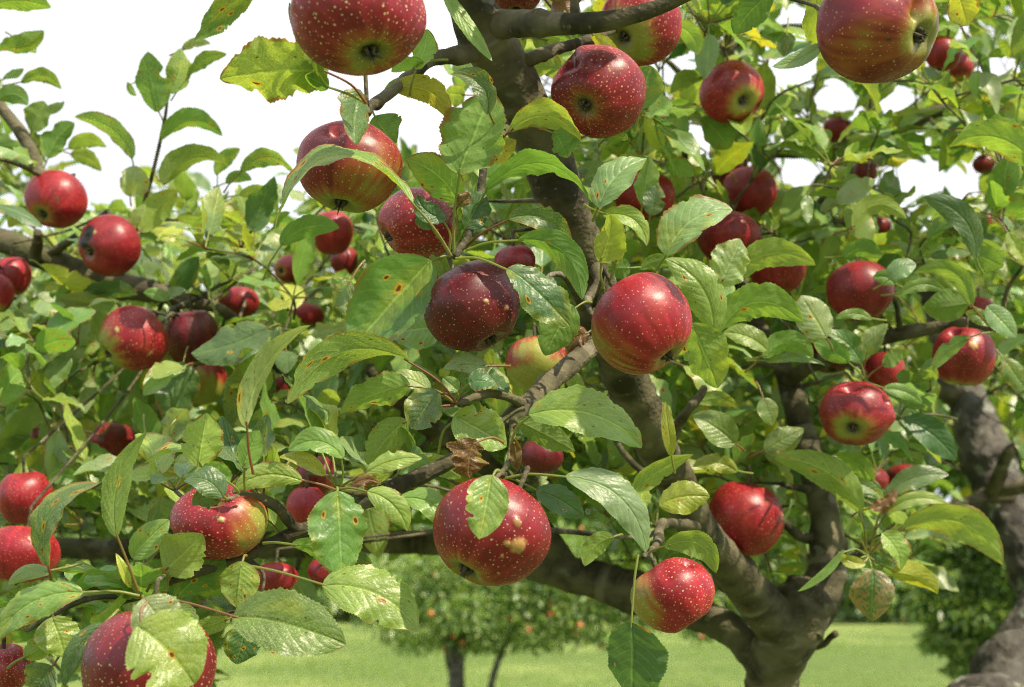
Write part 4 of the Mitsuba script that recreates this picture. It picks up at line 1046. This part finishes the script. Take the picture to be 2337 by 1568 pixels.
orchard_tree('small distant apple tree dotted with orange fruit on the lawn behind the low limb', 1130, 17.0, 0, 0,
             [(930, 1320, 110, 70), (1060, 1290, 110, 70), (1180, 1330, 110, 70), (1300, 1370, 100, 70), (1080, 1390, 110, 60), (1220, 1440, 100, 42), (960, 1440, 90, 46), (1390, 1330, 80, 60), (1370, 1430, 70, 40), (860, 1380, 60, 50), (1090, 1460, 70, 30), (1260, 1250, 110, 60), (1460, 1400, 70, 40), (1550, 1370, 70, 44), (1500, 1310, 80, 50), (1600, 1430, 50, 30)], 17000, .075, 'gpppbbbg', 5,
             [[(1050, 1640, 44), (1042, 1560, 36), (1028, 1480, 34), (1010, 1400, 24), (990, 1330, 12)], [(1046, 1640, 30), (1048, 1560, 24), (1052, 1480, 22), (1080, 1390, 14)], [(1105, 1640, 22), (1122, 1560, 17), (1148, 1480, 15), (1190, 1400, 10)]],
             36, 'fruit of the distant tree', 'tiny orange red apple on the small distant tree')
orchard_tree('bushy green tree on the lawn behind the right trunks', 2230, 11.0, 0, 0,
             [(2130, 1230, 45, 36), (2200, 1225, 60, 40), (2290, 1220, 80, 60), (2150, 1310, 60, 40), (2230, 1300, 70, 46), (2330, 1310, 90, 70), (2110, 1380, 34, 30), (2180, 1390, 60, 40), (2270, 1400, 70, 50), (2150, 1460, 48, 26), (2215, 1470, 50, 34), (2300, 1490, 70, 40), (2190, 1525, 30, 20), (2420, 1380, 100, 110)], 17000, .062, 'ggddbgb', 8,
             [[(2330, 1860, 60), (2330, 1650, 44), (2310, 1450, 30), (2290, 1330, 16)]])
orchard_tree('leafy orchard tree close behind on the left, mostly hidden', 250, 6.5, 0, 0,
             [(-100, 900, 240, 220), (200, 850, 260, 200), (480, 880, 240, 200), (320, 1030, 240, 110), (60, 1060, 200, 100), (620, 960, 190, 150), (700, 800, 180, 150)], 15000, .085, 'gggddddb', 13,
             [[(300, 2250, 150), (305, 1700, 110), (290, 1300, 90), (240, 1050, 60), (200, 850, 30)]])
orchard_tree('leafy orchard tree close behind on the right, mostly hidden', 1950, 6.0, 0, 0,
             [(1500, 800, 240, 200), (1780, 720, 260, 190), (2080, 740, 260, 210), (2350, 760, 240, 260), (1650, 960, 240, 150), (1950, 960, 240, 150), (2280, 1000, 200, 130)], 15000, .085, 'gggddddb', 17,
             [[(1775, 2400, 110), (1775, 1700, 50), (1800, 1420, 40), (1886, 1300, 34), (1880, 1050, 30), (1880, 850, 22)]])
orchard_tree('leafy orchard tree behind the middle of the picture, mostly hidden', 1100, 8.0, 0, 0,
             [(880, 820, 220, 170), (1120, 800, 220, 190), (1340, 880, 200, 190), (1000, 1000, 220, 130), (1250, 1060, 200, 110), (780, 1010, 170, 110)], 12000, .09, 'gdddd', 19,
             [[(430, 2050, 90), (430, 1600, 50), (440, 1400, 44), (640, 1180, 36), (900, 1050, 30), (1100, 900, 14)]])

# far wood that closes the view, lawn
g = np.random.default_rng(4)
cl = []
for k in range(46):
    x = -75 + 150 * k / 45 + g.normal(0, 1.0); y = 78 + g.normal(0, 5); h = g.uniform(5.5, 9.5)
    for q in range(3):
        cl.append((x + g.normal(0, 1.2), y + g.normal(0, 1.2), h * (.3 + .27 * q), g.uniform(2.0, 3.2) * (1.15 - .2 * q), 2.4, h * .26))
crown('far_wood', cl, 36000, .9, 'ddgggp', 23)
labels['far_wood'] = {'label': 'dark far off wood closing the view beyond the lawn', 'category': 'wood', 'kind': 'stuff'}

hx = np.linspace(-190, 190, 90); hy = np.linspace(84, 170, 24)
X, Y = np.meshgrid(hx, hy, indexing='ij')
Z = 7.5 * np.sin(np.clip((Y - 84) / 86, 0, 1) * np.pi) ** .45 + 3.0 * (meshkit.fbm(np.stack([X * .16, Y * .16, X * 0], -1), 4, 6) - .5) - .6
i, j = np.meshgrid(np.arange(89), np.arange(23), indexing='ij')
q = np.stack([i * 24 + j, (i + 1) * 24 + j, (i + 1) * 24 + j + 1, i * 24 + j + 1], -1).reshape(-1, 4)
V = np.stack([X, Y, Z], -1).reshape(-1, 3)
scene['wooded_ground'] = {'type': 'principled', 'base_color': proc(lambda p, n, uv: mix((.012, .024, .012), (.040, .075, .026), fbm(p.x * .8, p.y * .8, p.z * 1.2, 4))), 'roughness': 0.95, 'specular': 0.1}
put('hill', (V, np.vstack([q[:, [0, 1, 2]], q[:, [0, 2, 3]]]), V[:, :2]), 'wooded_ground')
labels['hill'] = {'kind': 'structure', 'label': 'low wooded rise behind the orchard', 'category': 'hill'}
gx = np.concatenate([np.linspace(-300, -40, 14), np.linspace(-36, 36, 60), np.linspace(40, 300, 14)]); gy = np.concatenate([np.linspace(-40, 6, 10), np.linspace(7, 60, 70), np.linspace(64, 500, 24)])
X, Y = np.meshgrid(gx, gy, indexing='ij')
Z = .10 * (meshkit.fbm(np.stack([X * .12, Y * .12, X * 0], -1), 3, 2) - .5)
V = np.stack([X, Y, Z], -1).reshape(-1, 3)
i, j = np.meshgrid(np.arange(len(gx) - 1), np.arange(len(gy) - 1), indexing='ij')
n2 = len(gy)
q = np.stack([i * n2 + j, (i + 1) * n2 + j, (i + 1) * n2 + j + 1, i * n2 + j + 1], -1).reshape(-1, 4)
put('lawn', (V, np.vstack([q[:, [0, 1, 2]], q[:, [0, 2, 3]]]), V[:, :2]), 'lawn_turf')
labels['lawn'] = {'kind': 'structure', 'label': 'mown sunlit orchard lawn', 'category': 'lawn'}
g = np.random.default_rng(12)
nb = 60000
gy_ = 17 + 45 * g.random(nb) ** 1.6; gx_ = g.uniform(-.42, .42, nb) * gy_
O = np.stack([gx_, gy_, np.full(nb, -.03)], 1); a_ = g.uniform(0, 6.28, nb)
Sd = np.stack([np.cos(a_), np.sin(a_), 0 * a_], 1) * g.uniform(.006, .014, nb)[:, None]; H = g.uniform(.05, .13, nb)[:, None] * (.5 + meshkit.fbm(np.stack([gx_ * .5, gy_ * .25, 0 * gx_], -1), 3, 4))[:, None]
Ln = np.stack([g.normal(0, .35, nb), g.normal(0, .35, nb), np.ones(nb)], 1)
V = np.stack([O - Sd, O + Sd, O + Ln * H], 1).reshape(-1, 3)
ident = np.array([TONES[x] for x in g.choice(list('gbbgpb'), nb)]) * 512 + g.integers(0, 512, nb)
U = np.stack([np.stack([ident + .2, ident + .2, ident + .9], 1), np.broadcast_to([-.6, .6, .1], (nb, 3))], -1).reshape(-1, 2)
put('grass', (V, np.arange(3 * nb).reshape(-1, 3), U), 'leaf_plain')
labels['grass'] = {'kind': 'stuff', 'label': 'short mown grass blades on the lawn', 'category': 'grass'}
print('leaves', [len(a) + len(b) for a, b in zip(leaf_parts, mid_leaves)], 'spurs', n_spurs, 'entries', len(scene))
